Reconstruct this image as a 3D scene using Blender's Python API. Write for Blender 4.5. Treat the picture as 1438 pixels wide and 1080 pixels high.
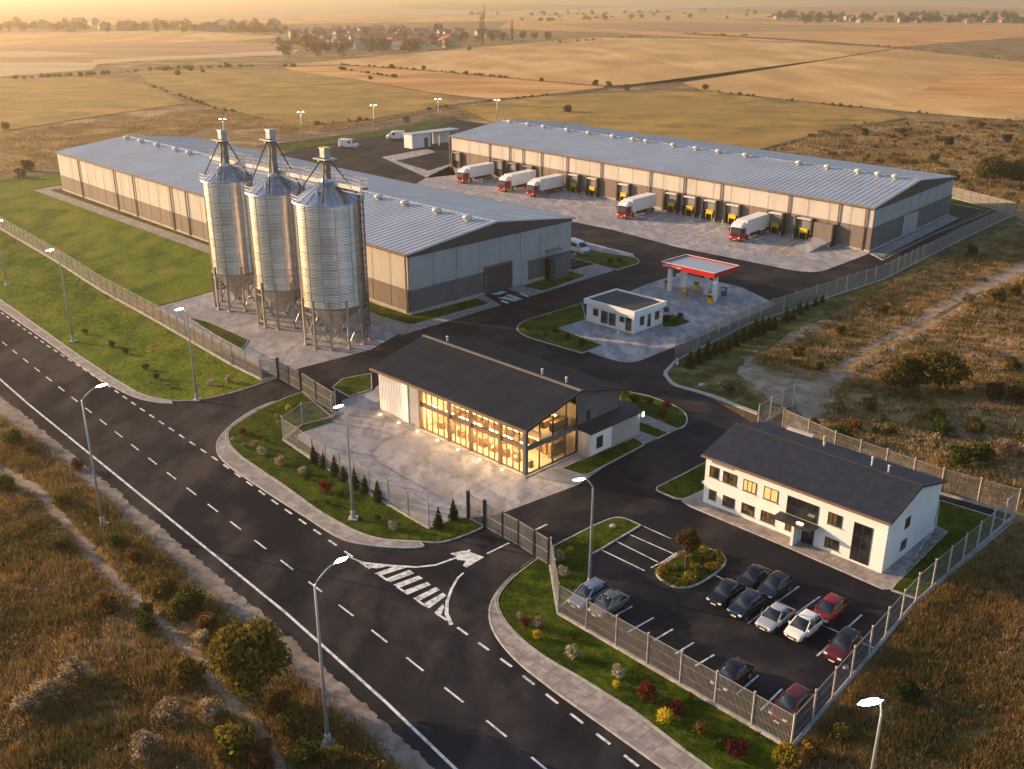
import bpy, bmesh, math, random
import numpy as np
from mathutils import Vector, Matrix
for o in list(bpy.data.objects): bpy.data.objects.remove(o)
S = bpy.context.scene
COL = S.collection
rad = math.radians
# ------------------------------------------------------------------ camera, sky, sun, exposure
F, CX, CY, CAMH = 1390., 719., 540., 48.
TILT = math.atan2(548, 1390)
cd = bpy.data.cameras.new("camera"); cam = bpy.data.objects.new("camera", cd); COL.objects.link(cam)
cd.sensor_width = 36; cd.lens = 36*F/1438; cd.clip_start = 1; cd.clip_end = 30000
cam.location = (0, 0, CAMH); cam.rotation_euler = (rad(90)-TILT, 0, 0)
S.camera = cam
SUN_EL = rad(14); SDX, SDY = -.933, .36
W = bpy.data.worlds.new("World"); S.world = W; W.use_nodes = True
wn = W.node_tree.nodes; wl = W.node_tree.links
sky = wn.new('ShaderNodeTexSky'); sky.sky_type = 'NISHITA'; sky.sun_disc = False
sky.sun_elevation = SUN_EL; sky.sun_rotation = math.atan2(SDX, SDY)
sky.air_density = 1.1; sky.dust_density = 2.0; sky.ozone_density = 2.5
bg = wn['Background']; wl.new(sky.outputs[0], bg.inputs[0]); bg.inputs[1].default_value = .128
sl = bpy.data.lights.new("sun", 'SUN'); sun = bpy.data.objects.new("sun", sl); COL.objects.link(sun)
sl.energy = 4.9; sl.angle = rad(.5); sl.color = (1, .64, .33)
sd = Vector((SDX*math.cos(SUN_EL), SDY*math.cos(SUN_EL), math.sin(SUN_EL)))
sun.rotation_euler = sd.to_track_quat('Z', 'Y').to_euler()
S.view_settings.view_transform = 'Standard'; S.view_settings.look = 'None'
S.view_settings.exposure = .84; S.view_settings.gamma = 1
S.cycles.max_bounces = 6; S.cycles.transparent_max_bounces = 12; S.cycles.volume_bounces = 0
S.cycles.caustics_reflective = False; S.cycles.caustics_refractive = False
S.cycles.sample_clamp_indirect = 4
# ------------------------------------------------------------------ geometry of the place
C2 = math.sqrt(.5)
def G(px, py, z=0.):          # the ground point seen at a photo pixel
    x = (px-CX)/F; y = -(py-CY)/F
    r = (x, math.cos(TILT)+y*math.sin(TILT), -math.sin(TILT)+y*math.cos(TILT))
    t = (z-CAMH)/r[2]
    return Vector((t*r[0], t*r[1], z))
def U(u, v, z=0.): return Vector((C2*(u+v), C2*(v-u), z))     # estate grid -> world
def UV(px, py, z=0.):
    g = G(px, py, z); return C2*(g.x-g.y), C2*(g.x+g.y)
def proj(p):
    dz = p.z-CAMH; zc = p.y*math.cos(TILT)-dz*math.sin(TILT); yc = p.y*math.sin(TILT)+dz*math.cos(TILT)
    return CX+F*p.x/zc, CY-F*yc/zc
def solve(fn, px):            # parameter in 0..1 whose point fn(t) is seen in column px
    lo, hi = -.3, 1.3; inc = proj(fn(1))[0] > proj(fn(0))[0]
    for _ in range(40):
        m = (lo+hi)/2
        if (proj(fn(m))[0] < px) == inc: lo = m
        else: hi = m
    return lo
YAW = -math.pi/4              # the estate grid's rotation
# ------------------------------------------------------------------ materials
def M_new(name):
    m = bpy.data.materials.new(name); m.use_nodes = True
    return m, m.node_tree.nodes, m.node_tree.links, m.node_tree.nodes['Principled BSDF']
MATS = {}
def mat(name, stops, scale=1., rough=.8, metal=0., bump=0., bscale=None, detail=6., coord='pos', stretch=(1, 1, 1), rot=0.,
        over=None, over2=None, spec=.3, rand=0., dist=.05, emit=None, coat=0.):
    """stops: colour or list of (position, colour) driven by noise; over: (scale, lo, hi, colour, strength)"""
    m, n, l, b = M_new(name); MATS[name] = m
    b.inputs['Roughness'].default_value = rough; b.inputs['Metallic'].default_value = metal
    b.inputs['Specular IOR Level'].default_value = spec; b.inputs['Coat Weight'].default_value = coat
    if isinstance(stops[0], (int, float)): stops = [(0., stops)]
    if coord == 'pos': co = n.new('ShaderNodeNewGeometry').outputs['Position']
    else: co = n.new('ShaderNodeTexCoord').outputs['Object']
    mp = n.new('ShaderNodeMapping'); l.new(co, mp.inputs[0]); mp.inputs['Scale'].default_value = stretch; mp.inputs['Rotation'].default_value = (0, 0, rot)
    def noise(sc, det=detail, ro=.6):
        t = n.new('ShaderNodeTexNoise'); t.inputs['Scale'].default_value = sc; t.inputs['Detail'].default_value = det; t.inputs['Roughness'].default_value = ro
        l.new(mp.outputs[0], t.inputs['Vector']); return t.outputs[0]
    if len(stops) > 1:
        r = n.new('ShaderNodeValToRGB'); bo = n.new('ShaderNodeMapRange'); l.new(noise(scale), bo.inputs[0]); bo.inputs[1].default_value = .30; bo.inputs[2].default_value = .70; l.new(bo.outputs[0], r.inputs[0])
        while len(r.color_ramp.elements) < len(stops): r.color_ramp.elements.new(.5)
        for e, (p, c) in zip(r.color_ramp.elements, stops): e.position = p; e.color = (*c, 1)
        out = r.outputs[0]
    else:
        rgb = n.new('ShaderNodeRGB'); rgb.outputs[0].default_value = (*stops[0][1], 1); out = rgb.outputs[0]
    for ov in (over, over2):
        if ov:
            mr = n.new('ShaderNodeMapRange'); l.new(noise(ov[0], 5.), mr.inputs[0])
            mr.inputs[1].default_value = ov[1]; mr.inputs[2].default_value = ov[2]; mr.inputs[4].default_value = ov[4]
            mx = n.new('ShaderNodeMix'); mx.data_type = 'RGBA'; l.new(mr.outputs[0], mx.inputs[0]); l.new(out, mx.inputs[6]); mx.inputs[7].default_value = (*ov[3], 1)
            out = mx.outputs[2]
    if rand:
        oi = n.new('ShaderNodeObjectInfo'); hs = n.new('ShaderNodeHueSaturation')
        a = n.new('ShaderNodeMapRange'); l.new(oi.outputs['Random'], a.inputs[0]); a.inputs[3].default_value = 1-rand; a.inputs[4].default_value = 1+rand
        h = n.new('ShaderNodeMapRange'); l.new(oi.outputs['Random'], h.inputs[0]); h.inputs[3].default_value = .5-rand*.06; h.inputs[4].default_value = .5+rand*.06
        l.new(a.outputs[0], hs.inputs['Value']); l.new(h.outputs[0], hs.inputs['Hue']); l.new(out, hs.inputs['Color']); out = hs.outputs[0]
    l.new(out, b.inputs['Base Color'])
    if bump:
        bp = n.new('ShaderNodeBump'); bp.inputs['Strength'].default_value = bump; bp.inputs['Distance'].default_value = dist
        l.new(noise(bscale or scale*4, 4.), bp.inputs['Height']); l.new(bp.outputs[0], b.inputs['Normal'])
    if emit:
        b.inputs['Emission Color'].default_value = (*emit[0], 1); b.inputs['Emission Strength'].default_value = emit[1]
    return m
def lines(m, spacing, width, colour, strength, rot=YAW, axes=(1, 1), bump=0.):
    """joints in a square grid across a flat material"""
    n = m.node_tree.nodes; l = m.node_tree.links; b = n['Principled BSDF']
    g = n.new('ShaderNodeNewGeometry'); mp = n.new('ShaderNodeMapping'); l.new(g.outputs['Position'], mp.inputs[0]); mp.inputs['Rotation'].default_value = (0, 0, -rot)
    sx = n.new('ShaderNodeSeparateXYZ'); l.new(mp.outputs[0], sx.inputs[0])
    tot = None
    for k, on in enumerate(axes):
        if not on: continue
        a = n.new('ShaderNodeMath'); a.operation = 'PINGPONG'; l.new(sx.outputs[k], a.inputs[0]); a.inputs[1].default_value = spacing/2
        c = n.new('ShaderNodeMath'); c.operation = 'LESS_THAN'; l.new(a.outputs[0], c.inputs[0]); c.inputs[1].default_value = width/2
        if tot is None: tot = c.outputs[0]
        else:
            q = n.new('ShaderNodeMath'); q.operation = 'MAXIMUM'; l.new(tot, q.inputs[0]); l.new(c.outputs[0], q.inputs[1]); tot = q.outputs[0]
    s = n.new('ShaderNodeMath'); s.operation = 'MULTIPLY'; l.new(tot, s.inputs[0]); s.inputs[1].default_value = strength
    old = b.inputs['Base Color'].links[0].from_socket
    mx = n.new('ShaderNodeMix'); mx.data_type = 'RGBA'; l.new(s.outputs[0], mx.inputs[0]); l.new(old, mx.inputs[6]); mx.inputs[7].default_value = (*colour, 1)
    l.new(mx.outputs[2], b.inputs['Base Color'])
    return m
mat('meadow', [(.30, (.085, .060, .022)), (.42, (.22, .115, .034)), (.52, (.14, .105, .035)), (.62, (.32, .18, .065)), (.75, (.40, .26, .13))], .055, .95, bump=.8, bscale=1.2, detail=9, dist=.4,
    over=(.012, .42, .62, (.19, .125, .045), .75), over2=(.7, .5, .75, (.05, .045, .014), .6))
mat('stubble', [(.2, (.42, .24, .08)), (.5, (.56, .34, .12)), (.8, (.68, .45, .19))], .03, .95, detail=10, bump=.5, bscale=.7, dist=.3, stretch=(1, .3, 1), rot=.5, over=(.008, .42, .6, (.36, .19, .06), .7), over2=(.12, .55, .7, (.30, .17, .06), .5))
mat('ochre_field', [(.2, (.38, .18, .048)), (.5, (.52, .26, .075)), (.8, (.60, .34, .12))], .03, .95, detail=8, stretch=(.4, 1, 1), over=(.05, .55, .7, (.2, .11, .04), .5))
mat('green_field', [(.2, (.15, .108, .016)), (.5, (.29, .178, .027)), (.8, (.41, .25, .048))], .05, .95, detail=10, bump=.6, bscale=.8, dist=.4, over=(.012, .40, .62, (.30, .175, .045), .75), over2=(.25, .55, .7, (.11, .10, .02), .6))
mat('ploughed', [(.2, (.26, .14, .06)), (.8, (.38, .22, .10))], .02, .95, stretch=(.3, 1, 1))
mat('pale_field', [(.3, (.40, .29, .16)), (.6, (.50, .38, .22))], .01, .95, stretch=(.3, 1, 1))
mat('asphalt', [(.2, (.014, .0150, .0200)), (.5, (.0235, .0238, .0290)), (.8, (.042, .038, .041))], .14, .82, bump=.25, bscale=9, detail=9, dist=.02, stretch=(1, .55, 1), rot=.4,
    over=(.055, .43, .58, (.0075, .0105, .0185), .9), over2=(.16, .47, .62, (.070, .058, .056), .75), spec=.04)
mat('asphalt_yard', [(.2, (.012, .0140, .0195)), (.5, (.0195, .0212, .0270)), (.8, (.034, .033, .037))], .12, .74, bump=.25, bscale=9, detail=9, dist=.02,
    over=(.06, .43, .60, (.0070, .0100, .0175), .85), over2=(.15, .48, .64, (.058, .048, .046), .7), spec=.05)
lines(mat('paving', [(.28, (.26, .245, .25)), (.5, (.37, .345, .35)), (.72, (.47, .435, .43))], .5, .85, bump=.4, bscale=5, detail=9, dist=.03,
    stretch=(1, .45, 1), rot=.3, over=(.13, .42, .60, (.27, .27, .30), .85), over2=(.7, .50, .66, (.20, .18, .18), .8)), 4.2, .09, (.17, .155, .15), .6)
lines(mat('pavement', [(.3, (.26, .225, .21)), (.5, (.33, .29, .27)), (.7, (.40, .355, .335))], .9, .9, bump=.3, bscale=6, dist=.02,
    over=(.3, .45, .62, (.24, .21, .20), .8), over2=(1.5, .52, .68, (.19, .165, .155), .7)), 1.35, .07, (.13, .115, .10), .6)
mat('ditch', [(.3, (.06, .05, .02)), (.7, (.14, .10, .04))], .3, .95)
mat('gravel', [(.2, (.15, .125, .105)), (.5, (.22, .185, .16)), (.8, (.30, .255, .225))], .8, .95, bump=.9, bscale=14, detail=9, dist=.06, over=(.2, .5, .65, (.17, .145, .12), .7))
mat('dirt', [(.3, (.23, .165, .11)), (.5, (.31, .235, .165)), (.7, (.39, .31, .23))], .5, .95, bump=.8, bscale=4, detail=9, dist=.1, over=(.25, .5, .65, (.17, .12, .07), .7))
mat('kerb', [(.35, (.34, .32, .30)), (.65, (.46, .44, .41))], 1.5, .85)
mat('lawn', [(.2, (.018, .038, .002)), (.45, (.036, .066, .003)), (.62, (.060, .092, .005)), (.85, (.10, .115, .009))], .32, .95, bump=.7, bscale=5, detail=9, dist=.15,
    over=(.07, .48, .68, (.085, .105, .007), .6), over2=(.9, .56, .72, (.018, .032, .002), .75), spec=.1)
mat('lawn_fringe', [(.3, (.03, .045, .003)), (.5, (.07, .075, .006)), (.68, (.12, .10, .02)), (.8, (.22, .15, .06))], .35, .95, bump=.8, bscale=4, detail=10, dist=.15, over=(1.1, .55, .7, (.02, .033, .003), .7))
mat('lawn_meadow', [(.2, (.052, .092, .003)), (.42, (.086, .138, .005)), (.6, (.122, .168, .008)), (.85, (.19, .175, .020))], .22, .95, bump=.8, bscale=3, detail=10, dist=.2, stretch=(1, .45, 1), rot=.9,
    over=(.05, .46, .66, (.145, .175, .012), .5), over2=(.8, .56, .72, (.055, .08, .003), .45), spec=.1)
mat('lawn_worn', [(.28, (.035, .045, .008)), (.45, (.075, .075, .014)), (.6, (.13, .10, .035)), (.78, (.19, .13, .05))], .25, .95, bump=.7, bscale=4, detail=9, dist=.15)
mat('white_line', [(.3, (.40, .39, .38)), (.45, (.66, .66, .65)), (.7, (.76, .76, .76))], 1.8, .7, over=(6., .66, .76, (.35, .34, .34), .3))
mat('yellow_line', [(.3, (.55, .36, .05)), (.7, (.75, .50, .06))], 1.3, .7)
def wallm(name, c, k=.12, **kw):
    lo = tuple(x*(1-k) for x in c); hi = tuple(min(1, x*(1+k)) for x in c)
    return mat(name, [(.3, lo), (.55, c), (.8, hi)], kw.pop('scale', .35), kw.pop('rough', .75), detail=7, **kw)
wallm('cream_wall', (.51, .47, .43), .07, stretch=(1, 1, .25)); wallm('brown_wall', (.19, .15, .128), .10, stretch=(1, 1, .3)); wallm('grey_wall', (.36, .365, .37), .07)
wallm('slate_wall', (.11, .115, .125), .1); wallm('dark_wall', (.055, .058, .065), .1); wallm('white_wall', (.80, .79, .78), .05); wallm('plinth', (.40, .36, .32), .15, scale=1.)
wallm('roof_metal', (.42, .455, .505), .08, rough=.42, metal=.35, scale=.15, over=(.6, .55, .75, (.35, .38, .42), .55), over2=(.09, .5, .65, (.47, .49, .52), .5)); wallm('dark_roof', (.034, .036, .043), .15, rough=.55, scale=.5)
wallm('roof_tile', (.026, .033, .050), .2, rough=.6, scale=1.2); wallm('flat_roof', (.045, .048, .052), .15)
wallm('trim_brown', (.20, .13, .09), .1); wallm('dark_metal', (.035, .037, .042), .1, rough=.5); wallm('ridge_cap', (.19, .16, .145), .1)
wallm('galvanised', (.42, .43, .45), .12, rough=.45, metal=.7); wallm('pole_metal', (.40, .42, .46), .08, rough=.45, metal=.5)
wallm('vent_metal', (.62, .60, .57), .1, rough=.5, metal=.2); wallm('grey_door', (.22, .215, .21), .1); wallm('yellow_paint', (.78, .50, .01), .12, rough=.5, scale=2)
wallm('orange_paint', (.6, .25, .03), .1); wallm('blue_paint', (.05, .10, .20), .1)
wallm('red_fascia', (.55, .012, .018), .06, rough=.4); wallm('white_trim', (.75, .75, .75), .05); wallm('black_rubber', (.012, .012, .013), .2, rough=.9)
wallm('truck_red', (.38, .018, .015), .08, rough=.3, coat=.4); wallm('trailer_white', (.80, .79, .78), .04, rough=.5); wallm('chassis', (.03, .022, .02), .2)
wallm('fence_metal', (.30, .29, .28), .12, rough=.6, metal=.3, scale=2); wallm('fence_post', (.52, .45, .39), .12, scale=2); wallm('gate_metal', (.21, .20, .195), .15, rough=.6)
wallm('interior', (.70, .55, .36), .1, scale=1.5); wallm('interior_dark', (.34, .23, .12), .25, scale=2.5); wallm('silo_leg', (.45, .40, .34), .12, rough=.5, metal=.6)
wallm('house_wall', (.38, .34, .29), .1, rand=.25); wallm('red_tiles', (.30, .10, .06), .15, rand=.2); wallm('grey_tiles', (.16, .15, .15), .15, rand=.2)
wallm('bark', (.10, .07, .045), .2, scale=3, coord='obj'); wallm('plastic_white', (.7, .7, .68), .05)
mat('lamp_glow', (1, .95, .85), emit=((1, .86, .62), 42.)); mat('head_glow', (1, .9, .7), emit=((1, .8, .5), 6.))
mat('warm_panel', (1, .8, .5), emit=((1, .72, .36), 9.)); mat('lit_pane', (.5, .35, .15), rough=.2, emit=((1, .60, .20), .35)); mat('entry_lamp', (1, .8, .4), emit=((1, .75, .32), 3.))
mat('dim_pane', [(.4, (.02, .022, .026)), (.6, (.13, .085, .04))], 1.1, .12, spec=.6, detail=3); mat('dark_pane', [(.35, (.012, .014, .017)), (.7, (.035, .036, .040))], .6, .08, spec=.7)
mat('tail_light', (.5, .01, .01), rough=.25); mat('head_light', (.75, .75, .72), rough=.15, spec=.6); mat('plate', (.7, .7, .68)); mat('chrome', (.6, .6, .6), rough=.25, metal=1.)
for nm, c in dict(black=(.004, .004, .006), navy=(.006, .018, .036), silver=(.50, .51, .53), white=(.78, .76, .72), maroon=(.09, .008, .008), red=(.20, .010, .009), grey=(.16, .165, .15), steel=(.20, .25, .34)).items():
    mat('paint_'+nm, c, rough=.3, coat=.35, metal=.4 if nm in ('silver', 'steel', 'grey') else 0., spec=.5)
mat('car_glass', (.012, .015, .02), rough=.05, spec=.8)
# silo steel: corrugated rings and sheet seams
def silo_mat():
    m, n, l, b = M_new('silo_steel'); MATS['silo_steel'] = m
    co = n.new('ShaderNodeTexCoord'); sp = n.new('ShaderNodeSeparateXYZ'); l.new(co.outputs['Object'], sp.inputs[0])
    w = n.new('ShaderNodeMath'); w.operation = 'MULTIPLY'; l.new(sp.outputs[2], w.inputs[0]); w.inputs[1].default_value = 2*math.pi/.22
    s = n.new('ShaderNodeMath'); s.operation = 'SINE'; l.new(w.outputs[0], s.inputs[0])
    bp = n.new('ShaderNodeBump'); bp.inputs['Strength'].default_value = 1.; bp.inputs['Distance'].default_value = .011; l.new(s.outputs[0], bp.inputs['Height']); l.new(bp.outputs[0], b.inputs['Normal'])
    # sheets: seams every 1.15 m up and every 1/14 turn, each sheet its own tone
    at = n.new('ShaderNodeMath'); at.operation = 'ARCTAN2'; l.new(sp.outputs[1], at.inputs[0]); l.new(sp.outputs[0], at.inputs[1])
    fa = n.new('ShaderNodeMath'); fa.operation = 'MULTIPLY'; l.new(at.outputs[0], fa.inputs[0]); fa.inputs[1].default_value = 14/(2*math.pi)
    fz = n.new('ShaderNodeMath'); fz.operation = 'DIVIDE'; l.new(sp.outputs[2], fz.inputs[0]); fz.inputs[1].default_value = 1.18
    fl = [n.new('ShaderNodeMath') for _ in range(2)]; pp = [n.new('ShaderNodeMath') for _ in range(2)]; lt = [n.new('ShaderNodeMath') for _ in range(2)]
    for k, f in enumerate((fa, fz)):
        fl[k].operation = 'FLOOR'; l.new(f.outputs[0], fl[k].inputs[0])
        pp[k].operation = 'PINGPONG'; l.new(f.outputs[0], pp[k].inputs[0]); pp[k].inputs[1].default_value = .5
        lt[k].operation = 'LESS_THAN'; l.new(pp[k].outputs[0], lt[k].inputs[0]); lt[k].inputs[1].default_value = (.012, .05)[k]
    cb = n.new('ShaderNodeCombineXYZ'); l.new(fl[0].outputs[0], cb.inputs[0]); l.new(fl[1].outputs[0], cb.inputs[1])
    wn_ = n.new('ShaderNodeTexWhiteNoise'); l.new(cb.outputs[0], wn_.inputs[0])
    cr = n.new('ShaderNodeValToRGB'); l.new(wn_.outputs[0], cr.inputs[0]); cr.color_ramp.elements[0].color = (.58, .535, .51, 1); cr.color_ramp.elements[1].color = (.75, .70, .67, 1)
    mxm = n.new('ShaderNodeMath'); mxm.operation = 'MAXIMUM'; l.new(lt[0].outputs[0], mxm.inputs[0]); l.new(lt[1].outputs[0], mxm.inputs[1])
    sc = n.new('ShaderNodeMath'); sc.operation = 'MULTIPLY'; l.new(mxm.outputs[0], sc.inputs[0]); sc.inputs[1].default_value = .42
    mx = n.new('ShaderNodeMix'); mx.data_type = 'RGBA'; l.new(sc.outputs[0], mx.inputs[0]); l.new(cr.outputs[0], mx.inputs[6]); mx.inputs[7].default_value = (.22, .20, .18, 1)
    l.new(mx.outputs[2], b.inputs['Base Color'])
    nz = n.new('ShaderNodeTexNoise'); nz.inputs['Scale'].default_value = .8; l.new(co.outputs['Object'], nz.inputs['Vector'])
    mr = n.new('ShaderNodeMapRange'); l.new(nz.outputs[0], mr.inputs[0]); mr.inputs[3].default_value = .15; mr.inputs[4].default_value = .25; l.new(mr.outputs[0], b.inputs['Roughness'])
    b.inputs['Metallic'].default_value = .93
silo_mat()
mat('silo_roof', [(.3, (.40, .43, .48)), (.7, (.54, .57, .61))], .8, .36, metal=.8)
def glass_mat():
    m, n, l, b = M_new('clear_glass'); MATS['clear_glass'] = m
    o = n['Material Output']; t = n.new('ShaderNodeBsdfTransparent'); t.inputs[0].default_value = (.86, .84, .80, 1)
    g = n.new('ShaderNodeBsdfGlossy'); g.inputs['Roughness'].default_value = .05
    fr = n.new('ShaderNodeLayerWeight'); fr.inputs[0].default_value = .12; x = n.new('ShaderNodeMixShader')
    l.new(fr.outputs['Facing'], x.inputs[0]); l.new(t.outputs[0], x.inputs[1]); l.new(g.outputs[0], x.inputs[2]); l.new(x.outputs[0], o.inputs[0])
glass_mat()
def leafm(name, c1, c2, c3=None, rand=.25):
    m = mat(name, [(.3, c1), (.55, c2), (.8, c3 or c2)], 2.5, .85, coord='obj', spec=.15, rand=rand, detail=4)
    n = m.node_tree.nodes; l = m.node_tree.links; b = n['Principled BSDF']; t = n.new('ShaderNodeBsdfTranslucent'); x = n.new('ShaderNodeMixShader'); x.inputs[0].default_value = .38
    l.new(b.inputs['Base Color'].links[0].from_socket, t.inputs[0]); l.new(b.outputs[0], x.inputs[1]); l.new(t.outputs[0], x.inputs[2]); l.new(x.outputs[0], n['Material Output'].inputs[0])
    return m
leafm('leaf_olive', (.055, .048, .008), (.125, .095, .016), (.22, .15, .03)); leafm('leaf_green', (.030, .050, .007), (.065, .085, .012), (.11, .12, .02)); leafm('leaf_dark', (.010, .020, .006), (.022, .036, .010), (.035, .05, .015))
leafm('leaf_red', (.060, .006, .008), (.12, .012, .014), (.20, .03, .025)); leafm('leaf_yellow', (.32, .22, .01), (.52, .37, .02), (.65, .5, .05)); leafm('leaf_pale', (.20, .18, .12), (.38, .33, .24), (.55, .48, .36))
leafm('leaf_dry', (.17, .12, .07), (.34, .26, .17), (.50, .40, .29)); leafm('leaf_rust', (.09, .04, .012), (.16, .07, .02), (.24, .12, .035)); leafm('leaf_gold', (.12, .09, .01), (.24, .17, .02), (.35, .24, .03))
# ------------------------------------------------------------------ mesh building
class MB:
    def __init__(s): s.v = []; s.f = []
    def add(s, vs, fs):
        k = len(s.v); s.v += [tuple(p) for p in vs]; s.f += [tuple(k+i for i in f) for f in fs]; return s
    def quad(s, a, b, c, d): return s.add([a, b, c, d], [(0, 1, 2, 3)])
    def box(s, x0, y0, z0, x1, y1, z1):
        v = [(x, y, z) for z in (z0, z1) for (x, y) in ((x0, y0), (x1, y0), (x1, y1), (x0, y1))]
        return s.add(v, [(3, 2, 1, 0), (4, 5, 6, 7), (0, 1, 5, 4), (1, 2, 6, 5), (2, 3, 7, 6), (3, 0, 4, 7)])
    def bar(s, p, q, w, h, up=(0, 0, 1)):       # box from p to q, w across, h along up
        p = Vector(p); q = Vector(q); d = (q-p).normalized(); up = Vector(up)
        sd_ = d.cross(up)
        if sd_.length < 1e-4: sd_ = d.cross(Vector((1, 0, 0)))
        sd_.normalize(); u2 = sd_.cross(d).normalized(); a = sd_*w/2; b = u2*h/2
        v = [p-a-b, p+a-b, p+a+b, p-a+b, q-a-b, q+a-b, q+a+b, q-a+b]
        return s.add(v, [(0, 1, 2, 3), (7, 6, 5, 4), (0, 4, 5, 1), (1, 5, 6, 2), (2, 6, 7, 3), (3, 7, 4, 0)])
    def tube(s, pts, r, n=8, caps=True):
        pts = [Vector(p) for p in pts]; rs = r if isinstance(r, (list, tuple)) else [r]*len(pts)
        rings = []
        for i, p in enumerate(pts):
            d = (pts[min(i+1, len(pts)-1)]-pts[max(i-1, 0)]).normalized()
            a = d.cross(Vector((0, 0, 1)) if abs(d.z) < .95 else Vector((1, 0, 0))).normalized(); b = d.cross(a)
            rings.append([p+(a*math.cos(2*math.pi*k/n)+b*math.sin(2*math.pi*k/n))*rs[i] for k in range(n)])
        return s.loft(rings, caps)
    def loft(s, rings, caps=True):
        n = len(rings[0]); vs = [p for r in rings for p in r]; fs = []
        for i in range(len(rings)-1):
            for k in range(n): fs.append((i*n+k, i*n+(k+1) % n, (i+1)*n+(k+1) % n, (i+1)*n+k))
        if caps: fs += [tuple(range(n))[::-1], tuple((len(rings)-1)*n+k for k in range(n))]
        return s.add(vs, fs)
    def lathe(s, prof, n=24, c=(0, 0), caps=True):
        return s.loft([[Vector((c[0]+r*math.cos(2*math.pi*k/n), c[1]+r*math.sin(2*math.pi*k/n), z)) for k in range(n)] for r, z in prof], caps)
    def prism(s, poly, z0, z1):
        n = len(poly); vs = [(p[0], p[1], z0) for p in poly]+[(p[0], p[1], z1) for p in poly]
        return s.add(vs, [tuple(range(n))[::-1], tuple(range(n, 2*n))]+[(k, (k+1) % n, n+(k+1) % n, n+k) for k in range(n)])
    def mesh(s, name, smooth=False):
        me = bpy.data.meshes.new(name); me.from_pydata(s.v, [], s.f)
        if smooth: me.polygons.foreach_set('use_smooth', [True]*len(me.polygons))
        me.update(); return me
    def build(s, name, m, parent=None, smooth=False, bevel=0., angle=None):
        me = s.mesh(name, smooth)
        bm = bmesh.new(); bm.from_mesh(me); bmesh.ops.recalc_face_normals(bm, faces=bm.faces); bm.to_mesh(me); bm.free()
        if smooth and angle: me.set_sharp_from_angle(angle=rad(angle))
        o = obj(name, me, m, parent)
        if bevel:
            b = o.modifiers.new('bevel', 'BEVEL'); b.width = bevel; b.segments = 2; b.limit_method = 'ANGLE'
        return o
def obj(name, me, m, parent=None):
    o = bpy.data.objects.new(name, me); COL.objects.link(o)
    if m is not None and not me.materials: me.materials.append(MATS[m] if isinstance(m, str) else m)
    if parent: o.parent = parent
    return o
def tag(o, label=None, cat=None, group=None, kind=None):
    if label: o['label'] = label
    if cat: o['category'] = cat
    if group: o['group'] = group
    if kind: o['kind'] = kind
    return o
def empty(name, loc, yaw=0., label=None, cat=None, group=None):
    o = bpy.data.objects.new(name, None); COL.objects.link(o); o.location = loc; o.rotation_euler = (0, 0, yaw); o.empty_display_size = .3
    return tag(o, label, cat, group)
KIDS = {}
def copy_tree(o, parent=None):
    c = o.copy(); COL.objects.link(c)
    if parent: c.parent = parent
    for ch in list(o.children): copy_tree(ch, c)
    return c
def place(proto, loc, yaw, label, cat=None, group=None, scale=None):
    c = copy_tree(proto); c.location = loc; c.rotation_euler = (0, 0, yaw)
    if scale: c.scale = (scale,)*3 if not isinstance(scale, tuple) else scale
    return tag(c, label, cat, group)
def struct(o): o['kind'] = 'structure'; return o
# ------------------------------------------------------------------ ground sheets drawn from outlines on the ground
def fillet(pts):
    """world outline with rounded corners: each point (x, y, r)"""
    n = len(pts); out = []
    for i, (x, y, r) in enumerate(pts):
        p = Vector((x, y)); 
        if r <= 0: out.append(p); continue
        a = Vector(pts[i-1][:2]); b = Vector(pts[(i+1) % n][:2])
        la = min(r, (a-p).length*.49); lb = min(r, (b-p).length*.49)
        pa = p+(a-p).normalized()*la; pb = p+(b-p).normalized()*lb
        for k in range(7):
            t = k/6; out.append(pa*(1-t)**2+p*2*t*(1-t)+pb*t*t)
    return out
def outline(px):
    return fillet([(*G(q[0], q[1]).xy, q[2] if len(q) > 2 else 0) for q in px])
def offset(poly, d):
    n = len(poly); area = sum(poly[i].x*poly[(i+1) % n].y-poly[(i+1) % n].x*poly[i].y for i in range(n))
    sg = 1 if area > 0 else -1; out = []
    for i in range(n):
        a = (poly[i]-poly[i-1]); b = (poly[(i+1) % n]-poly[i])
        if a.length < 1e-6: a = b
        if b.length < 1e-6: b = a
        na = Vector((-a.y, a.x)).normalized()*sg; nb = Vector((-b.y, b.x)).normalized()*sg
        m = na+nb
        m = m/max(m.length_squared/2, .35) if m.length > 1e-6 else na
        out.append(poly[i]+m*d)
    return out
def clean(poly):
    out = []
    for p in poly:
        if not out or (p-out[-1]).length > .02: out.append(p)
    if (out[0]-out[-1]).length < .02: out.pop()
    return out
def sheet(name, px, z, m, jitter=0., step=1.2, world=False):
    poly = clean([Vector(p) for p in px] if world else outline(px))
    if jitter:
        rnd = random.Random(len(px)); q = []
        for i, p in enumerate(poly):
            b = poly[(i+1) % len(poly)]; k = max(1, int((b-p).length/step))
            for j in range(k):
                t = j/k; c = p+(b-p)*t; q.append(c+Vector((rnd.uniform(-1, 1), rnd.uniform(-1, 1)))*jitter)
        poly = q
    o = MB().add([(p.x, p.y, z) for p in poly], [tuple(range(len(poly)))]).build(name, m)
    if o.data.polygons[0].normal.z < 0: o.data.flip_normals()
    return struct(o)
LAWNS = []
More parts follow.
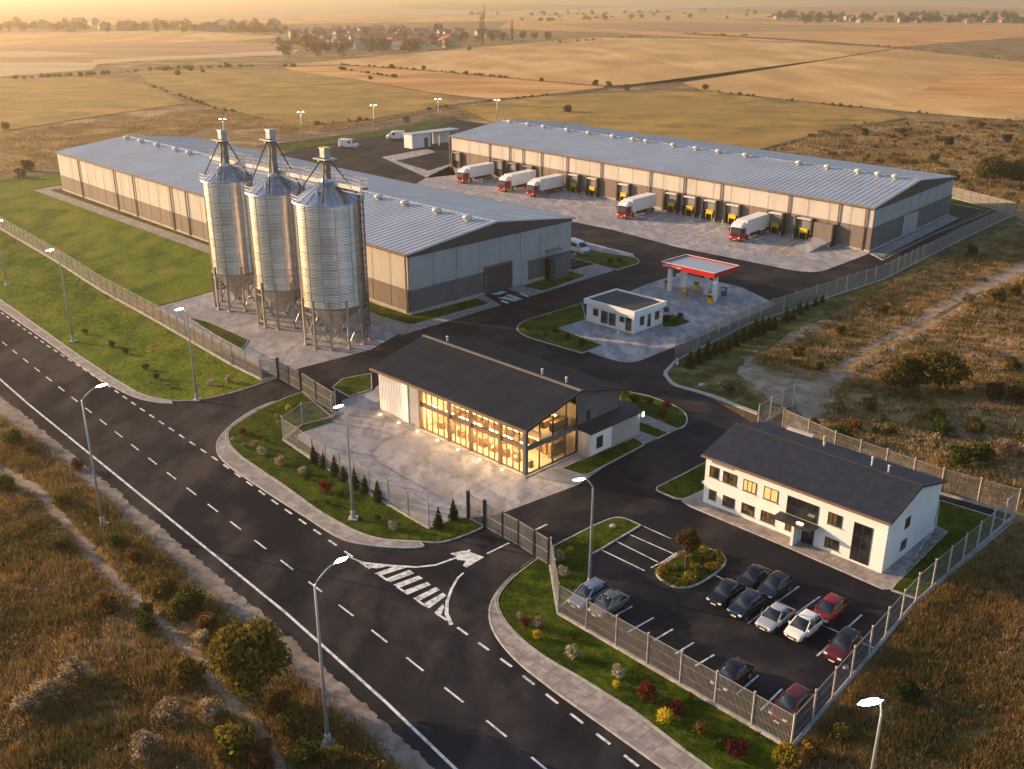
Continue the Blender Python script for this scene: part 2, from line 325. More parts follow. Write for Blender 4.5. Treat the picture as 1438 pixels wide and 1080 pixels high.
def lawn(px, z=.12, m='lawn', kerb=.16, name='lawn', kz=.15):
    poly = clean(outline(px)); inner = offset(poly, kerb) if kerb else poly
    o = MB().prism([(p.x, p.y) for p in inner], -.05, z).build(name, m); struct(o)
    if name == 'lawn' and m in ('lawn', 'lawn_worn', 'lawn_meadow'): LAWNS.append((inner, z))
    if kerb:
        n = len(poly); mb = MB()
        for i in range(n):
            j = (i+1) % n; a, b, c, d = poly[i], poly[j], inner[j], inner[i]
            mb.quad((a.x, a.y, kz), (b.x, b.y, kz), (c.x, c.y, kz), (d.x, d.y, kz))
            mb.quad((a.x, a.y, -.05), (b.x, b.y, -.05), (b.x, b.y, kz), (a.x, a.y, kz)); mb.quad((d.x, d.y, -.05), (c.x, c.y, -.05), (c.x, c.y, kz), (d.x, d.y, kz))
        struct(mb.build('kerb', 'kerb'))
    return o
def inside(p, poly):
    c = False; n = len(poly); j = n-1
    for i in range(n):
        a, b = poly[i], poly[j]
        if (a.y > p[1]) != (b.y > p[1]) and p[0] < (b.x-a.x)*(p[1]-a.y)/(b.y-a.y)+a.x: c = not c
        j = i
    return c
R = 14000
struct(MB().quad((-R, -60, 0), (R, -60, 0), (R, R, 0), (-R, R, 0)).build('ground', 'meadow'))
FZ = [.05]
def field(px, m, name='field'):
    FZ[0] += .012; return sheet(name, px, FZ[0], m)
field([(-900, 0), (2400, 0), (2400, 14), (1438, 13), (1000, 16), (600, 22), (-900, 30)], 'pale_field')
field([(560, 2), (760, 5), (900, 10), (700, 16), (560, 12)], 'ploughed'); field([(900, 12), (1250, 8), (1440, 12), (1440, 18), (1100, 17)], 'ploughed')
field([(-700, 30), (300, 24), (1000, 17), (1900, 22), (1900, 34), (1438, 32), (1000, 26), (380, 34), (-700, 40)], 'stubble')
field([(720, 27), (960, 24), (1100, 30), (1900, 36), (1900, 60), (1438, 52), (1260, 66), (1000, 54), (850, 46), (700, 40)], 'ochre_field')
field([(760, 34), (960, 31), (1180, 37), (1320, 43), (1150, 44), (960, 46), (830, 40)], 'ploughed')
field([(-900, 46), (0, 46), (260, 43), (400, 52), (330, 58), (0, 66), (-900, 74)], 'stubble')
field([(-900, 75), (0, 66), (330, 58), (420, 62), (400, 76), (130, 86), (0, 96), (-900, 110)], 'ploughed')
field([(-300, 92), (60, 88), (140, 88), (130, 98), (0, 108), (-300, 120)], 'pale_field')
field([(-300, 70), (60, 72), (135, 76), (60, 80), (-300, 84)], 'pale_field')
field([(130, 84), (300, 77), (420, 70), (410, 77), (200, 86), (130, 91)], 'pale_field')
field([(-900, 122), (0, 112), (110, 108), (200, 118), (262, 146), (120, 166), (0, 186), (-900, 240)], 'green_field')
field([(385, 93), (480, 84), (600, 73), (830, 53), (1000, 55), (1262, 67), (1120, 90), (958, 115), (848, 121), (720, 110), (600, 99), (480, 91)], 'stubble')
field([(398, 95), (480, 92.5), (600, 100.5), (720, 111.5), (850, 123), (760, 134), (690, 140), (610, 131), (500, 112), (420, 103)], 'ochre_field')
field([(1262, 68.5), (1438, 88), (1800, 125), (1800, 230), (1438, 171), (1300, 160), (1130, 143), (985, 127), (958, 117), (1120, 91.5)], 'stubble')
field([(1330, 110), (1438, 100), (1700, 130), (1700, 190), (1438, 155), (1250, 150)], 'ochre_field')
field([(640, 150), (760, 136), (870, 131), (985, 129), (1130, 145), (1250, 160), (1270, 166), (1170, 182), (1060, 212), (900, 215), (720, 185)], 'green_field')
field([(190, 100), (400, 98), (500, 113), (610, 133), (650, 145), (520, 168), (420, 178), (300, 150), (210, 118)], 'green_field')
# dark lines of scrub and ditches between fields come later (hedgerow)
# the public road and the estate's asphalt
sheet('road', [(-90, 480), (0, 558), (60, 606), (200, 722), (345, 845), (480, 962), (625, 1100), (960, 1100), (800, 950), (753, 783), (683, 740), (600, 700), (470, 640), (462, 578), (388, 530), (330, 500), (60, 440), (-90, 350)], .03, 'asphalt', jitter=.05)
sheet('gravel_verge', [(-90, 478), (0, 556), (60, 604), (200, 720), (345, 842), (480, 960), (630, 1100), (566, 1100), (480, 1010), (340, 886), (277, 829), (217, 772), (140, 708), (60, 634), (0, 588), (-90, 512)], .045, 'gravel', jitter=.2, step=.45)
sheet('yard_asphalt', [(390, 531), (300, 420), (330, 240), (420, 208), (530, 190), (640, 168), (1290, 258), (1424, 299), (1241, 393), (948, 510), (930, 527), (1000, 560), (1066, 600), (1100, 607), (1426, 724), (1286, 848), (1110, 1052), (784, 862), (753, 783), (660, 735), (604, 745), (398, 619), (462, 580)], .038, 'asphalt_yard')
# paved yards
sheet('silo_yard', [(217, 433), (300, 409), (470, 380), (562, 468), (520, 492), (408, 521, 2), (390, 530)], .06, 'paving')
sheet('showroom_yard', [(412, 613), (470, 588), (482, 562), (524, 548), (600, 480), (900, 590), (946, 607), (880, 635), (811, 682), (700, 723), (658, 728), (604, 744)], .06, 'paving')
sheet('loading_yard', [(556, 275), (605, 246), (634, 232), (930, 285), (1222, 356), (1180, 372, 4), (1143, 386, 5), (949, 347), (860, 323), (720, 295)], .06, 'paving')
sheet('kiosk_yard', [(785, 462), (838, 437), (889, 407, 3), (933, 391, 3), (965, 386), (1042, 404), (1091, 428, 1), (1020, 458), (885, 513, 3), (840, 500), (805, 485)], .06, 'paving')
sheet('forecourt', [(536, 221), (600, 209), (612, 214), (556, 226), (602, 240), (634, 230), (640, 246), (600, 250)], .06, 'paving')
# lawns and pavements (raised slabs with kerbs)
lawn([(-140, 300), (-140, 240), (0, 250), (86, 243), (95, 258), (50, 265), (298, 358), (300, 409), (217, 432), (150, 403), (0, 316)], m='lawn_meadow', kerb=0)
lawn([(48, 268), (80, 262), (100, 264), (70, 267.5), (297, 347), (297, 358)], .14, 'pavement', 0, 'pavement')
lawn([(73, 267.5), (97, 265.5), (330, 345), (330, 360), (297, 347)], .12, kerb=0)
lawn([(-140, 245), (0, 322), (75, 366), (143, 410), (217, 451), (327, 515), (368, 535), (390, 532), (333, 551, 2), (308, 557, 2), (277, 564, 3), (240, 564), (200, 557, 3), (160, 533), (110, 500), (50, 457), (-140, 322)], .10, 'lawn_meadow', kerb=.14)
lawn([(-140, 320), (50, 457), (110, 500), (160, 533), (200, 557, 3), (240, 563), (243, 568), (220, 567, 2), (187, 559, 3), (140, 534), (67, 481), (-140, 335)], .13, 'pavement', .12, 'pavement', .14)
lawn([(397, 560, 2), (358, 574, 2), (329, 593, 2), (310, 611, 2), (302, 626, 2), (306, 642, 2), (325, 659), (378, 695), (436, 732), (469, 754, 2), (500, 766, 3), (560, 772, 3), (600, 770, 2), (590, 762), (534, 760, 3), (495, 747, 2), (448, 720), (397, 683), (339, 644), (320, 626, 2), (317, 604, 2), (340, 590), (362, 576)], .13, 'pavement', .14, 'pavement', .15)
lawn([(425, 551), (397, 561, 2), (362, 577, 2), (340, 591, 2), (318, 605, 2), (321, 626, 2), (340, 644), (398, 683), (449, 720), (496, 747, 2), (534, 760, 3), (590, 762, 3), (618, 765, 2), (655, 753, 2), (681, 741), (658, 728), (637, 729), (603, 743), (600, 741), (398, 617), (425, 598), (466, 586)], .12, kerb=.13)
lawn([(411, 610), (467, 593), (452, 577), (425, 598)], .14, kerb=0)
lawn([(480, 533), (522, 525), (523, 548), (490, 558), (466, 545)], .14, kerb=.15)
lawn([(265, 447), (290, 452), (350, 478), (340, 492), (300, 470)], .12, kerb=.1)
lawn([(753, 783), (714, 812, 2), (692, 838, 2), (684, 862, 2), (692, 892, 2), (723, 930, 2), (780, 974), (930, 1081), (1010, 1130), (1065, 1130), (962, 1057), (893, 1003), (813, 953), (755, 920, 2), (714, 884, 2), (697, 855, 2), (697, 836, 2), (718, 812, 2)], .13, 'pavement', .14, 'pavement', .15)
lawn([(773, 788), (755, 785), (719, 812, 2), (698, 837, 2), (698, 855, 2), (715, 884, 2), (756, 920, 2), (814, 953), (894, 1003), (963, 1057), (1050, 1120), (1120, 1060), (1110, 1055), (784, 864)], .10, kerb=.1)
lawn([(776, 768), (833, 739), (868, 724, 3), (901, 739), (846, 772), (829, 781), (828, 815), (826, 826), (804, 840), (785, 856), (775, 800)], .12)
lawn([(919, 805, 1.5), (926, 796), (947, 782), (975, 767, 1), (1000, 772, 1.5), (1024, 785, 1.5), (1014, 802, 1.5), (978, 826, 2), (950, 829, 1.5), (926, 816, 1.5)], .14, kerb=.2)
lawn([(916, 688, 1), (962, 665), (992, 649), (990, 690), (956, 705, 1)], .12)
lawn([(1250, 830), (1312, 742), (1318, 703), (1403, 729), (1422, 735), (1293, 845)], .12)
lawn([(957, 705), (990, 689), (1000, 690), (1240, 806), (1312, 738), (1331, 749), (1252, 829, 1), (1240, 829), (1108, 771), (970, 713)], .13, 'pavement', .14, 'pavement', .14)
lawn([(786, 659), (890, 615), (907, 625, .6), (822, 670, 1)], .12)
lawn([(883, 603), (884, 587), (940, 609), (924, 617)], .12)
lawn([(871, 570), (868, 548), (912, 557), (955, 573, 2), (968, 588, 2), (962, 601, 2), (950, 604)], .12)
lawn([(871, 571), (950, 605), (941, 608), (883, 586)], .13, 'pavement', 0, 'pavement')
lawn([(517, 424), (577, 443), (670, 419), (689, 427), (577, 458, 1), (535, 446), (500, 432)], .12)
lawn([(505, 420), (577, 441), (800, 380), (868, 362), (860, 381), (760, 412), (745, 416), (690, 400), (673, 411), (705, 428), (565, 471), (490, 444)], .09, 'pavement', 0, 'pavement')
lawn([(732, 403), (800, 381), (824, 388), (763, 410, .5)], .12)
lawn([(801, 362), (820, 351), (862, 357), (896, 363, 1.5), (899, 370, 1.5), (866, 380)], .12)
sheet('pavement', [(800, 360), (822, 340), (889, 357), (893, 363), (824, 350)], .07, 'paving')
lawn([(724, 461, 2), (733, 452, 2), (818, 426), (823, 450), (785, 462), (848, 486), (817, 497), (742, 475, 1), (729, 468, 1.5)], .12)
lawn([(925, 448), (945, 442), (971, 453), (950, 460), (932, 461)], .14, kerb=.12)
sheet('lawn', [(935, 526, 1), (948, 509), (1051, 457), (1241, 394), (1350, 336), (1425, 303), (1436, 309), (1330, 362), (1200, 424), (1110, 468), (1055, 500), (1030, 516), (1045, 545), (1075, 566), (1063, 581), (1000, 556), (946, 541, 1)], .075, 'lawn_fringe', jitter=.35, step=.9)
lawn([(930, 525, 1), (946, 508), (949, 509), (936, 526, 1), (947, 540, 1), (1001, 555), (1064, 580), (1063, 583), (999, 558), (943, 542, 1)], .15, 'kerb', 0, 'kerb')
lawn([(1222, 357), (1240, 362), (1395, 290), (1385, 300), (1310, 330), (1240, 366)], .12, kerb=.1)
lawn([(1325, 285), (1345, 276), (1405, 292), (1390, 297)], .12, kerb=.1)
sheet('pavement', [(1222, 356), (1334, 303), (1349, 306, 1), (1240, 360)], .07, 'paving')
lawn([(380, 203), (525, 186), (600, 172), (640, 164), (640, 171), (600, 181), (530, 192), (400, 212)], .10, kerb=0)
# dirt track, foot path and bare ground
def strip(name, px, z, m, jit, close=True): return sheet(name, px, z, m, jitter=jit, step=1.)
strip('dirt_track', [(1078, 628), (1106, 605), (1112, 580), (1078, 558), (1036, 524), (1048, 500), (1098, 526), (1146, 528), (1183, 502), (1240, 468), (1291, 443), (1350, 405), (1438, 361), (1500, 330), (1515, 345), (1438, 388), (1362, 430), (1304, 468), (1250, 498), (1210, 522), (1178, 550), (1164, 566), (1158, 592), (1136, 645), (1108, 648)], .03, 'dirt', .9)
for q in ([(1180, 519), (1250, 476), (1310, 444), (1380, 407), (1383, 410), (1314, 449), (1255, 482), (1185, 524)],): sheet('track_verge', q, .036, 'meadow', jitter=.25, step=.6)
strip('foot_path', [(-20, 640), (0, 648), (60, 684), (105, 735), (160, 800), (215, 850), (275, 910), (320, 965), (385, 1035), (420, 1100), (392, 1100), (362, 1040), (300, 975), (262, 925), (205, 866), (140, 806), (86, 740), (42, 695), (-20, 662)], .03, 'dirt', .45)
for q in [[(1230, 640), (1290, 655), (1300, 700), (1240, 672)], [(1300, 590), (1370, 600), (1390, 620), (1320, 610)], [(1150, 640), (1200, 650), (1260, 690), (1200, 680)], [(1090, 470), (1180, 445), (1200, 455), (1120, 480)], [(1340, 480), (1438, 500), (1438, 515), (1340, 492)]]:
    strip('bare_ground', q, .03, 'dirt', 1.2)
# painted markings
def along(pts, spacing):
    segs = []; d = 0.
    P = [G(*q) for q in pts]
    for a, b in zip(P, P[1:]): segs.append((d, a, b)); d += (b-a).length
    def at(t):
        for d0, a, b in segs[::-1]:
            if t >= d0: return a+(b-a).normalized()*(t-d0), (b-a).normalized()
        return segs[0][1], (segs[0][2]-segs[0][1]).normalized()
    return at, d
def dashes(name, pts, w, on, off, z=.05, m='white_line'):
    at, L = along(pts, 0); mb = MB(); t = 0.
    while t < L:
        e = min(t+on, L) if off else L; p, d = at(t); q, d2 = at(e-.001) if off else (None, None)
        if off:
            s_ = Vector((-d.y, d.x, 0))*w/2; z_ = Vector((0, 0, z))
            mb.quad(p-s_+z_, p+s_+z_, q+s_+z_, q-s_+z_); t += on+off
        else:
            P = [G(*k) for k in pts]; n = len(P); z_ = Vector((0, 0, z)); sd_ = []
            for i in range(n):
                dd = (P[min(i+1, n-1)]-P[max(i-1, 0)]).normalized(); sd_.append(Vector((-dd.y, dd.x, 0))*(w[i] if isinstance(w, list) else w)/2)
            for i in range(n-1): mb.quad(P[i]-sd_[i]+z_, P[i]+sd_[i]+z_, P[i+1]+sd_[i+1]+z_, P[i+1]-sd_[i+1]+z_)
            break
    return struct(mb.build(name, m))
dashes('edge_line', [(-60, 482), (0, 533), (40, 568), (215, 710), (400, 860), (540, 985), (660, 1100)], .24, 1, 0)
dashes('lane_line', [(-60, 431), (0, 478), (88, 548), (200, 637), (330, 738), (520, 884), (690, 1018), (790, 1100)], .17, 2.2, 2.6)
dashes('edge_line', [(-60, 392), (0, 438), (67, 486), (135, 530), (200, 576), (310, 650), (378, 700), (500, 786), (640, 880), (720, 938), (800, 1002), (920, 1095)], .22, 1.35, 1.35)
dashes('curve_line', [(491, 783), (510, 791), (548, 795), (585, 797), (612, 794), (640, 784), (660, 773)], [.1, .3, .3, .26, .24, .24, .3], 1, 0)
dashes('curve_line', [(634, 878), (627, 862), (628, 845), (634, 828), (643, 812), (651, 805)], [.35, .34, .28, .24, .2, .16], 1, 0)
def poly_mark(name, px, m='white_line', z=.055): return sheet(name, px, z, m)
poly_mark('arrow_marking', [(632, 778), (652, 774), (660, 776), (680, 783), (665, 792), (655, 798), (650, 795), (654, 788), (642, 787), (640, 782)])
for q in [[(512, 797), (520, 794), (548, 795), (530, 799)], [(526, 806), (552, 797), (573, 797), (535, 809)], [(540, 814), (575, 801), (582, 806), (548, 818)], [(552, 822), (588, 809), (594, 813), (561, 826)], [(565, 831), (600, 818), (605, 822), (572, 836)], [(580, 841), (612, 825), (618, 829), (588, 845)], [(592, 850), (622, 833), (627, 837), (603, 855)], [(610, 861), (622, 849), (624, 853), (620, 863), (615, 866)]]:
    poly_mark('hatch_marking', q)
dashes('lane_line', [(684, 778), (715, 763)], .2, 4, 0); dashes('lane_line', [(747, 747), (768, 737)], .2, 4, 0)
for a, b in [((1003, 920), (976, 936)), ((974, 903), (948, 919)), ((945, 884), (918, 900)), ((918, 868), (882, 888)), ((1032, 938), (1004, 955)), ((1065, 949), (1034, 976)), ((1098, 968), (1068, 998)), ((888, 852), (858, 868))]:
    dashes('parking_line', [a, b], .16, 1, 0)
dashes('parking_line', [(1003, 808), (1045, 829), (1092, 850), (1140, 872), (1185, 892), (1228, 911)], .16, 1, 0, .056)
for a, b in [((1122, 824), (1050, 876)), ((1152, 838), (1118, 862)), ((1210, 864), (1147, 922)), ((1060, 832), (1092, 810)), ((1030, 822), (1005, 838))]:
    dashes('parking_line', [a, b], .16, 1, 0)
for a, b in [((843, 772), (905, 802)), ((866, 761), (924, 790)), ((884, 751), (945, 778)), ((902, 739), (942, 757))]: dashes('parking_line', [a, b], .14, 1, 0)
dashes('parking_line', [(914, 798), (932, 789), (950, 777)], .14, 1, 0, .056)
for q in [[(688, 414), (706, 409), (712, 411), (700, 415)], [(698, 419), (710, 417), (728, 423), (722, 424)], [(710, 415), (716, 414), (734, 421), (726, 422)], [(728, 413), (732, 412), (744, 417), (740, 418)], [(706, 422), (716, 426), (712, 427), (702, 424)]]:
    poly_mark('zebra_marking', q, z=.10)
sheet('yard_asphalt', [(673, 411), (690, 403), (745, 416), (704, 429)], .094, 'asphalt_yard')
for a, b in [((813, 281), (780, 289)), ((845, 279), (805, 291)), ((853, 290), (830, 296)), ((931, 301), (905, 312)), ((950, 303), (918, 316)), ((974, 310), (940, 321)), ((996, 313), (962, 325)), ((1018, 317), (982, 332))]:
    dashes('bay_line', [a, b], .22, 1, 0, .07)
for a, b in [((1107, 335), (1073, 350)), ((1120, 338), (1090, 355)), ((1138, 341), (1106, 360))]: dashes('bay_line', [a, b], .4, 1, 0, .07, 'yellow_line')
# ================================================================== buildings
def warehouse(label, FR, FL, BL, BR, ez, rz, band, pipes, vents, vshift=.5, name='warehouse'):
    """corners on the estate grid: front right, front left, back left, back right; the front is the long wall that faces the road"""
    root = empty(name, U(*FR), YAW, label, 'warehouse')
    c = [Vector((p[0]-FR[0], p[1]-FR[1])) for p in (FR, FL, BL, BR)]
    def P(s, t, z, out=0.):                     # s along the front from its right end, t into the depth
        a = c[0].lerp(c[1], s); b = c[3].lerp(c[2], s); p = a.lerp(b, t); return Vector((p.x, p.y, z))
    ln = (c[1]-c[0]).length; dp = (c[3]-c[0]).length
    up = MB(); lo = MB(); pl = MB()
    K = [(0, 0), (1, 0), (1, 1), (0, 1)]
    for i in range(4):
        a, b = K[i], K[(i+1) % 4]
        up.quad(P(*a, band), P(*b, band), P(*b, ez), P(*a, ez))
    up.build('wall', 'cream_wall' if False else 'cream_wall', root)
    e = .06/dp; f = .06/ln
    K2 = [(-f, -e), (1+f, -e), (1+f, 1+e), (-f, 1+e)]
    for i in range(4):
        a, b = K2[i], K2[(i+1) % 4]
        lo.quad(P(*a, .55), P(*b, .55), P(*b, band), P(*a, band)); lo.quad(P(*a, band), P(*b, band), P(*K[(i+1) % 4], band), P(*K[i], band))
        pl_a, pl_b = (a[0]*2.5-(.75*f if a[0] > .5 else 0)*2, a[1]*2.5-(1.5 if a[1] > .5 else 0)), None
    lo.build('wall_base', 'brown_wall', root)
    e2 = .14/dp; f2 = .14/ln
    K3 = [(-f2, -e2), (1+f2, -e2), (1+f2, 1+e2), (-f2, 1+e2)]
    for i in range(4):
        a, b = K3[i], K3[(i+1) % 4]; pl.quad(P(*a, 0), P(*b, 0), P(*b, .55), P(*a, .55)); pl.quad(P(*a, .55), P(*b, .55), P(*K2[(i+1) % 4], .55), P(*K2[i], .55))
    pl.build('plinth', 'plinth', root)
    # end walls in their own grey cladding
    for s, sg in ((0, -1), (1, 1)):
        g = MB(); o_ = sg*.05/ln
        g.quad(P(s+o_, 0, band), P(s+o_, 1, band), P(s+o_, 1, ez-.5), P(s+o_, 0, ez-.5)); g.build('end_wall', 'grey_wall', root)
        g = MB(); o_ = sg*.11/ln; g.quad(P(s+o_, -e, .55), P(s+o_, 1+e, .55), P(s+o_, 1+e, band), P(s+o_, -e, band)); g.build('end_wall_base', 'slate_wall', root)
        g = MB(); o_ = sg*.16/ln; g.add([P(s+o_, -e2, ez-.5), P(s+o_, 1+e2, ez-.5), P(s+o_, 1+e2, ez), P(s+o_, .5, rz-.02), P(s+o_, -e2, ez)], [(0, 1, 2, 3, 4)]); g.build('gable_panel', 'dark_wall', root)
    # roof with standing seams
    ov = .5/dp; oe = .35/ln; r = MB(); th = .16
    for t0, t1 in ((-ov, .5), (1+ov, .5)):
        sl_ = (rz-ez)/.5; z0 = ez-sl_*ov
        q = [P(-oe, t0, z0), P(1+oe, t0, z0), P(1+oe, t1, rz), P(-oe, t1, rz)]
        d = Vector((0, 0, th)); r.add(q+[p+d for p in q], [(0, 1, 2, 3), (4, 5, 6, 7), (0, 1, 5, 4), (1, 2, 6, 5), (3, 0, 4, 7)])
        k = int(ln/1.3)
        for i in range(k+1):
            s = i/k; r.bar(P(s, t0, z0+th+.03), P(s, t1, rz+th+.03), .07, .06)
    r.bar(P(-oe, .5, rz+th+.02), P(1+oe, .5, rz+th+.02), .6, .06)
    r.build('roof', 'roof_metal', root)
    for t in (-ov, 1+ov):
        z0 = ez-(rz-ez)/.5*ov; t2 = t+(-.12/dp if t < 0 else .12/dp)
        MB().bar(P(-oe, t2, z0+.02), P(1+oe, t2, z0+.02), .22, .3).build('gutter', 'trim_brown', root)
    for s in pipes:
        MB().bar(P(s, -.26/dp, .3), P(s, -.26/dp, ez-.1), .26, .2, (0, 1, 0)).build('downpipe', 'trim_brown', root)
    for i in range(int(ln/6)):                   # panel joints
        pass
    j = MB()
    for i in range(1, int(ln/5)):
        s = i*5/ln; j.bar(P(s, -.10/dp, .6), P(s, -.10/dp, ez-.1), .035, .03, (0, 1, 0))
    for i in range(1, int(dp/5)):
        t = i*5/dp; j.bar(P(-.13/ln, t, .6), P(-.13/ln, t, ez-.5), .035, .03, (1, 0, 0))
    for b_ in (j,): b_.build('panel_joint', 'slate_wall', root)['kind'] = 'stuff'
    vp = None
    for s in vents:
        z = rz+th-.1; p = P(s, vshift, z-(abs(vshift-.5)*(rz-ez)*2))
        if vp is None:
            m = MB(); m.lathe([(.40, -.2), (.40, .28), (.66, .34), (.82, .50), (.86, .70), (.78, .90), (.52, 1.05), (.18, 1.1)], 14)
            vp = m.build('roof_vent', 'vent_metal', root, True, angle=35); vp.location = p
            k = MB(); k.box(-.75, -.75, -.35, .75, .75, .02); kb = k.build('upstand', 'slate_wall', vp)
        else:
            v = copy_tree(vp, root); v.location = p
    return root, P, ln, dp
def ua(px_, py_, z): return UV(px_, py_, z)[0]
aFR, aFL, aBL, aBR = (-119., 96.), (-268., 101.), (-268., 139.), (-119., 134.3)
pipesA = [(aFR[0]-ua(x, y, 10))/149 for x, y in ((109, 222), (156, 237), (181, 245), (254, 267), (293, 279))]+[.004, .27, .42, .56]
ventsA = [(aFR[0]-ua(x, y, 12.6))/149 for x, y in ((192, 192), (217, 196), (243, 201), (269, 207), (291, 211), (545, 274), (579, 283), (621, 294), (664, 304))]
A, PA, lnA, dpA = warehouse('long grey-roofed warehouse behind the three silos, its cream and brown wall facing the road', aFR, aFL, aBL, aBR, 10, 12.2, 4.1, pipesA, ventsA, .44)
# doors in its end wall
def tv(px_, py_): return (UV(px_, py_)[1]-96)/38.3
o_ = -.2/lnA
def endpanel(P, ln, t0, t1, z0, z1, name, m, root, off=.2, thick=.06):
    a, b = P(-off/ln, t0, z0), P(-off/ln, t1, z1); x = max(a.x, b.x)
    return MB().box(a.x-thick, a.y, z0, a.x+.02, b.y, z1).build(name, m, root)
t0, t1 = tv(671, 411), tv(703, 401)
d = endpanel(PA, lnA, t0, t1, .05, 4.7, 'loading_door', 'dark_metal', A, .22)
m = MB()
for k in range(5): m.box(.245, PA(0, t0, 0).y+.15, .8+k*.75, .27, PA(0, t1, 0).y-.15, .86+k*.75)
m.build('door_rib', 'slate_wall', d)
m = MB(); ya, yb = PA(0, t0, 0).y, PA(0, t1, 0).y
m.box(.18, ya-.3, .02, .4, ya, 5.0); m.box(.18, yb, .02, .4, yb+.3, 5.0); m.box(.18, ya, 4.7, .4, yb, 5.0); m.build('door_frame', 'slate_wall', A)
endpanel(PA, lnA, tv(704, 400), tv(726, 394), .5, 4.3, 'wall_panel', 'grey_wall', A, .16)
m = MB(); ya, yb = PA(0, tv(764, 390), 0).y, PA(0, tv(786, 385), 0).y
m.box(.1, ya, .05, 2.2, yb, 3.9).build('door_lobby', 'slate_wall', A)
MB().box(.1, ya-.45, .05, 1.0, ya-.05, 3.7).build('lobby_door', 'black_rubber', A)
MB().box(.1, ya-.4, 5.0, 1.4, yb-1.0, 5.25).build('door_hood', 'grey_door', A)
bFR, bFL = (-86.4, 187.1), (-224.7, 199.1); bb = (-3.6, 46.5)
bBL = (bFL[0]+bb[0], bFL[1]+bb[1]); bBR = (bFR[0]+bb[0], bFR[1]+bb[1])
def sB(x, z=0.): return solve(lambda t: U(bFR[0]+(bFL[0]-bFR[0])*t, bFR[1]+(bFL[1]-bFR[1])*t, z), x)
pipesB = [sB(x, 8.6) for x in (632, 688, 716, 735, 761, 797, 845, 914, 962, 1014, 1110, 1180, 1218)]
ventsB = [solve(lambda t: U(bFR[0]+(bFL[0]-bFR[0])*t+bb[0]*.46, bFR[1]+(bFL[1]-bFR[1])*t+bb[1]*.46, 11.2), x) for x in (716, 742, 764, 797, 827, 861, 889, 908, 946, 978, 1009, 1047, 1122, 1162, 1205, 1233, 1257)]
B, PB, lnB, dpB = warehouse('long pale-roofed warehouse with a row of truck docks along its front wall', bFR, bFL, bBL, bBR, 9, 11.3, 5.0, pipesB, ventsB, .46)
# its truck docks
ang = math.atan2(bFL[1]-bFR[1], bFL[0]-bFR[0])+math.pi   # direction of the front wall seen from its left end
def dock(kind):
    e = empty('dock_door', (0, 0, 0)); e.parent = B; e.rotation_euler = (0, 0, ang)
    for x in (-2.15, 1.72): MB().box(x, -1.0, .3, x+.43, .05, 4.8).build('side_pillar', 'dark_metal', e)
    m = MB(); m.box(-1.72, -.95, 4.35, 1.72, .05, 4.65).build('header', 'grey_door' if kind == 'shut' else 'vent_metal', e)
    MB().box(-1.72, -.42, 2.2, 1.72, .0, 4.35).build('shutter', 'grey_door', e)
    if kind == 'open':
        m = MB(); m.bar((-1.0, -.50, 2.0), (1.0, -.50, 2.0), .35, .85); m.bar((-1.0, -.62, 1.62), (1.0, -.62, 1.62), .5, .12); m.build('dock_leveller', 'yellow_paint', e, bevel=.06)
        for x in (-.85, .85): MB().bar((x, -.75, .1), (x, -.75, 1.6), .10, .10).build('leveller_leg', 'yellow_paint', e)
    MB().box(-1.72, -.30, .1, 1.72, .0, 2.2).build('dock_pit', 'black_rubber', e)
    for x in (-1.95, 1.95): MB().tube([(x, -1.4, .05), (x, -1.4, 1.0)], .09).build('bollard', 'white_trim', e)
    return e
DX = [(1131, 'open'), (1091, 'open'), (1031, 'open'), (999, 'open'), (971, 'open'), (945, 'open'), (878, 'open'), (834, 'open'), (808, 'open'), (744, 'shut'), (722, 'shut'), (703, 'shut'), (644, 'shut')]
protos = {}
for x, k in DX:
    p = PB(sB(x, 2), 0, 0); p = p+Vector((0, -.1, 0))
    if k not in protos: protos[k] = e = dock(k)
    else: e = copy_tree(protos[k], B)
    e.location = p
s0, s1 = sB(1173, 1), sB(1147, 1)
m = MB(); a, b = PB(s0, 0, 0), PB(s1, 0, 0); n_ = Vector((-.08, -1, 0)).normalized()
q = [a, a+n_*1.6, b+n_*1.6, b]
m.prism([(p.x, p.y) for p in q], .05, 4.4).build('dock_wing', 'brown_wall', B)
MB().prism([(p.x, p.y) for p in (a-Vector((.3, 0, 0))*0+n_*.02, a+n_*1.75, a+n_*1.75+Vector((.25, -.02, 0)), a+n_*.02+Vector((.25, 0, 0)))], .05, 4.5).build('wing_edge', 'dark_metal', B)
q = [a, b, b+n_*9.5, a+n_*9.5]
MB().add([(q[0].x, q[0].y, .05), (q[1].x, q[1].y, .05), (q[2].x, q[2].y, .07), (q[3].x, q[3].y, .07), (q[0].x, q[0].y-1.6, 1.35), (q[1].x, q[1].y-1.6, 1.35), (q[0].x, q[0].y, 1.35), (q[1].x, q[1].y, 1.35)],
         [(4, 5, 2, 3), (6, 7, 5, 4), (0, 6, 4, 3), (1, 2, 5, 7)]).build('ramp', 'paving', B)
def tB(px_, py_): return (UV(px_, py_)[1]-bFR[1])/46.5
endpanel(PB, lnB, tB(1267, 335), tB(1283, 327), .5, 4.9, 'wall_panel', 'grey_wall', B, .2)
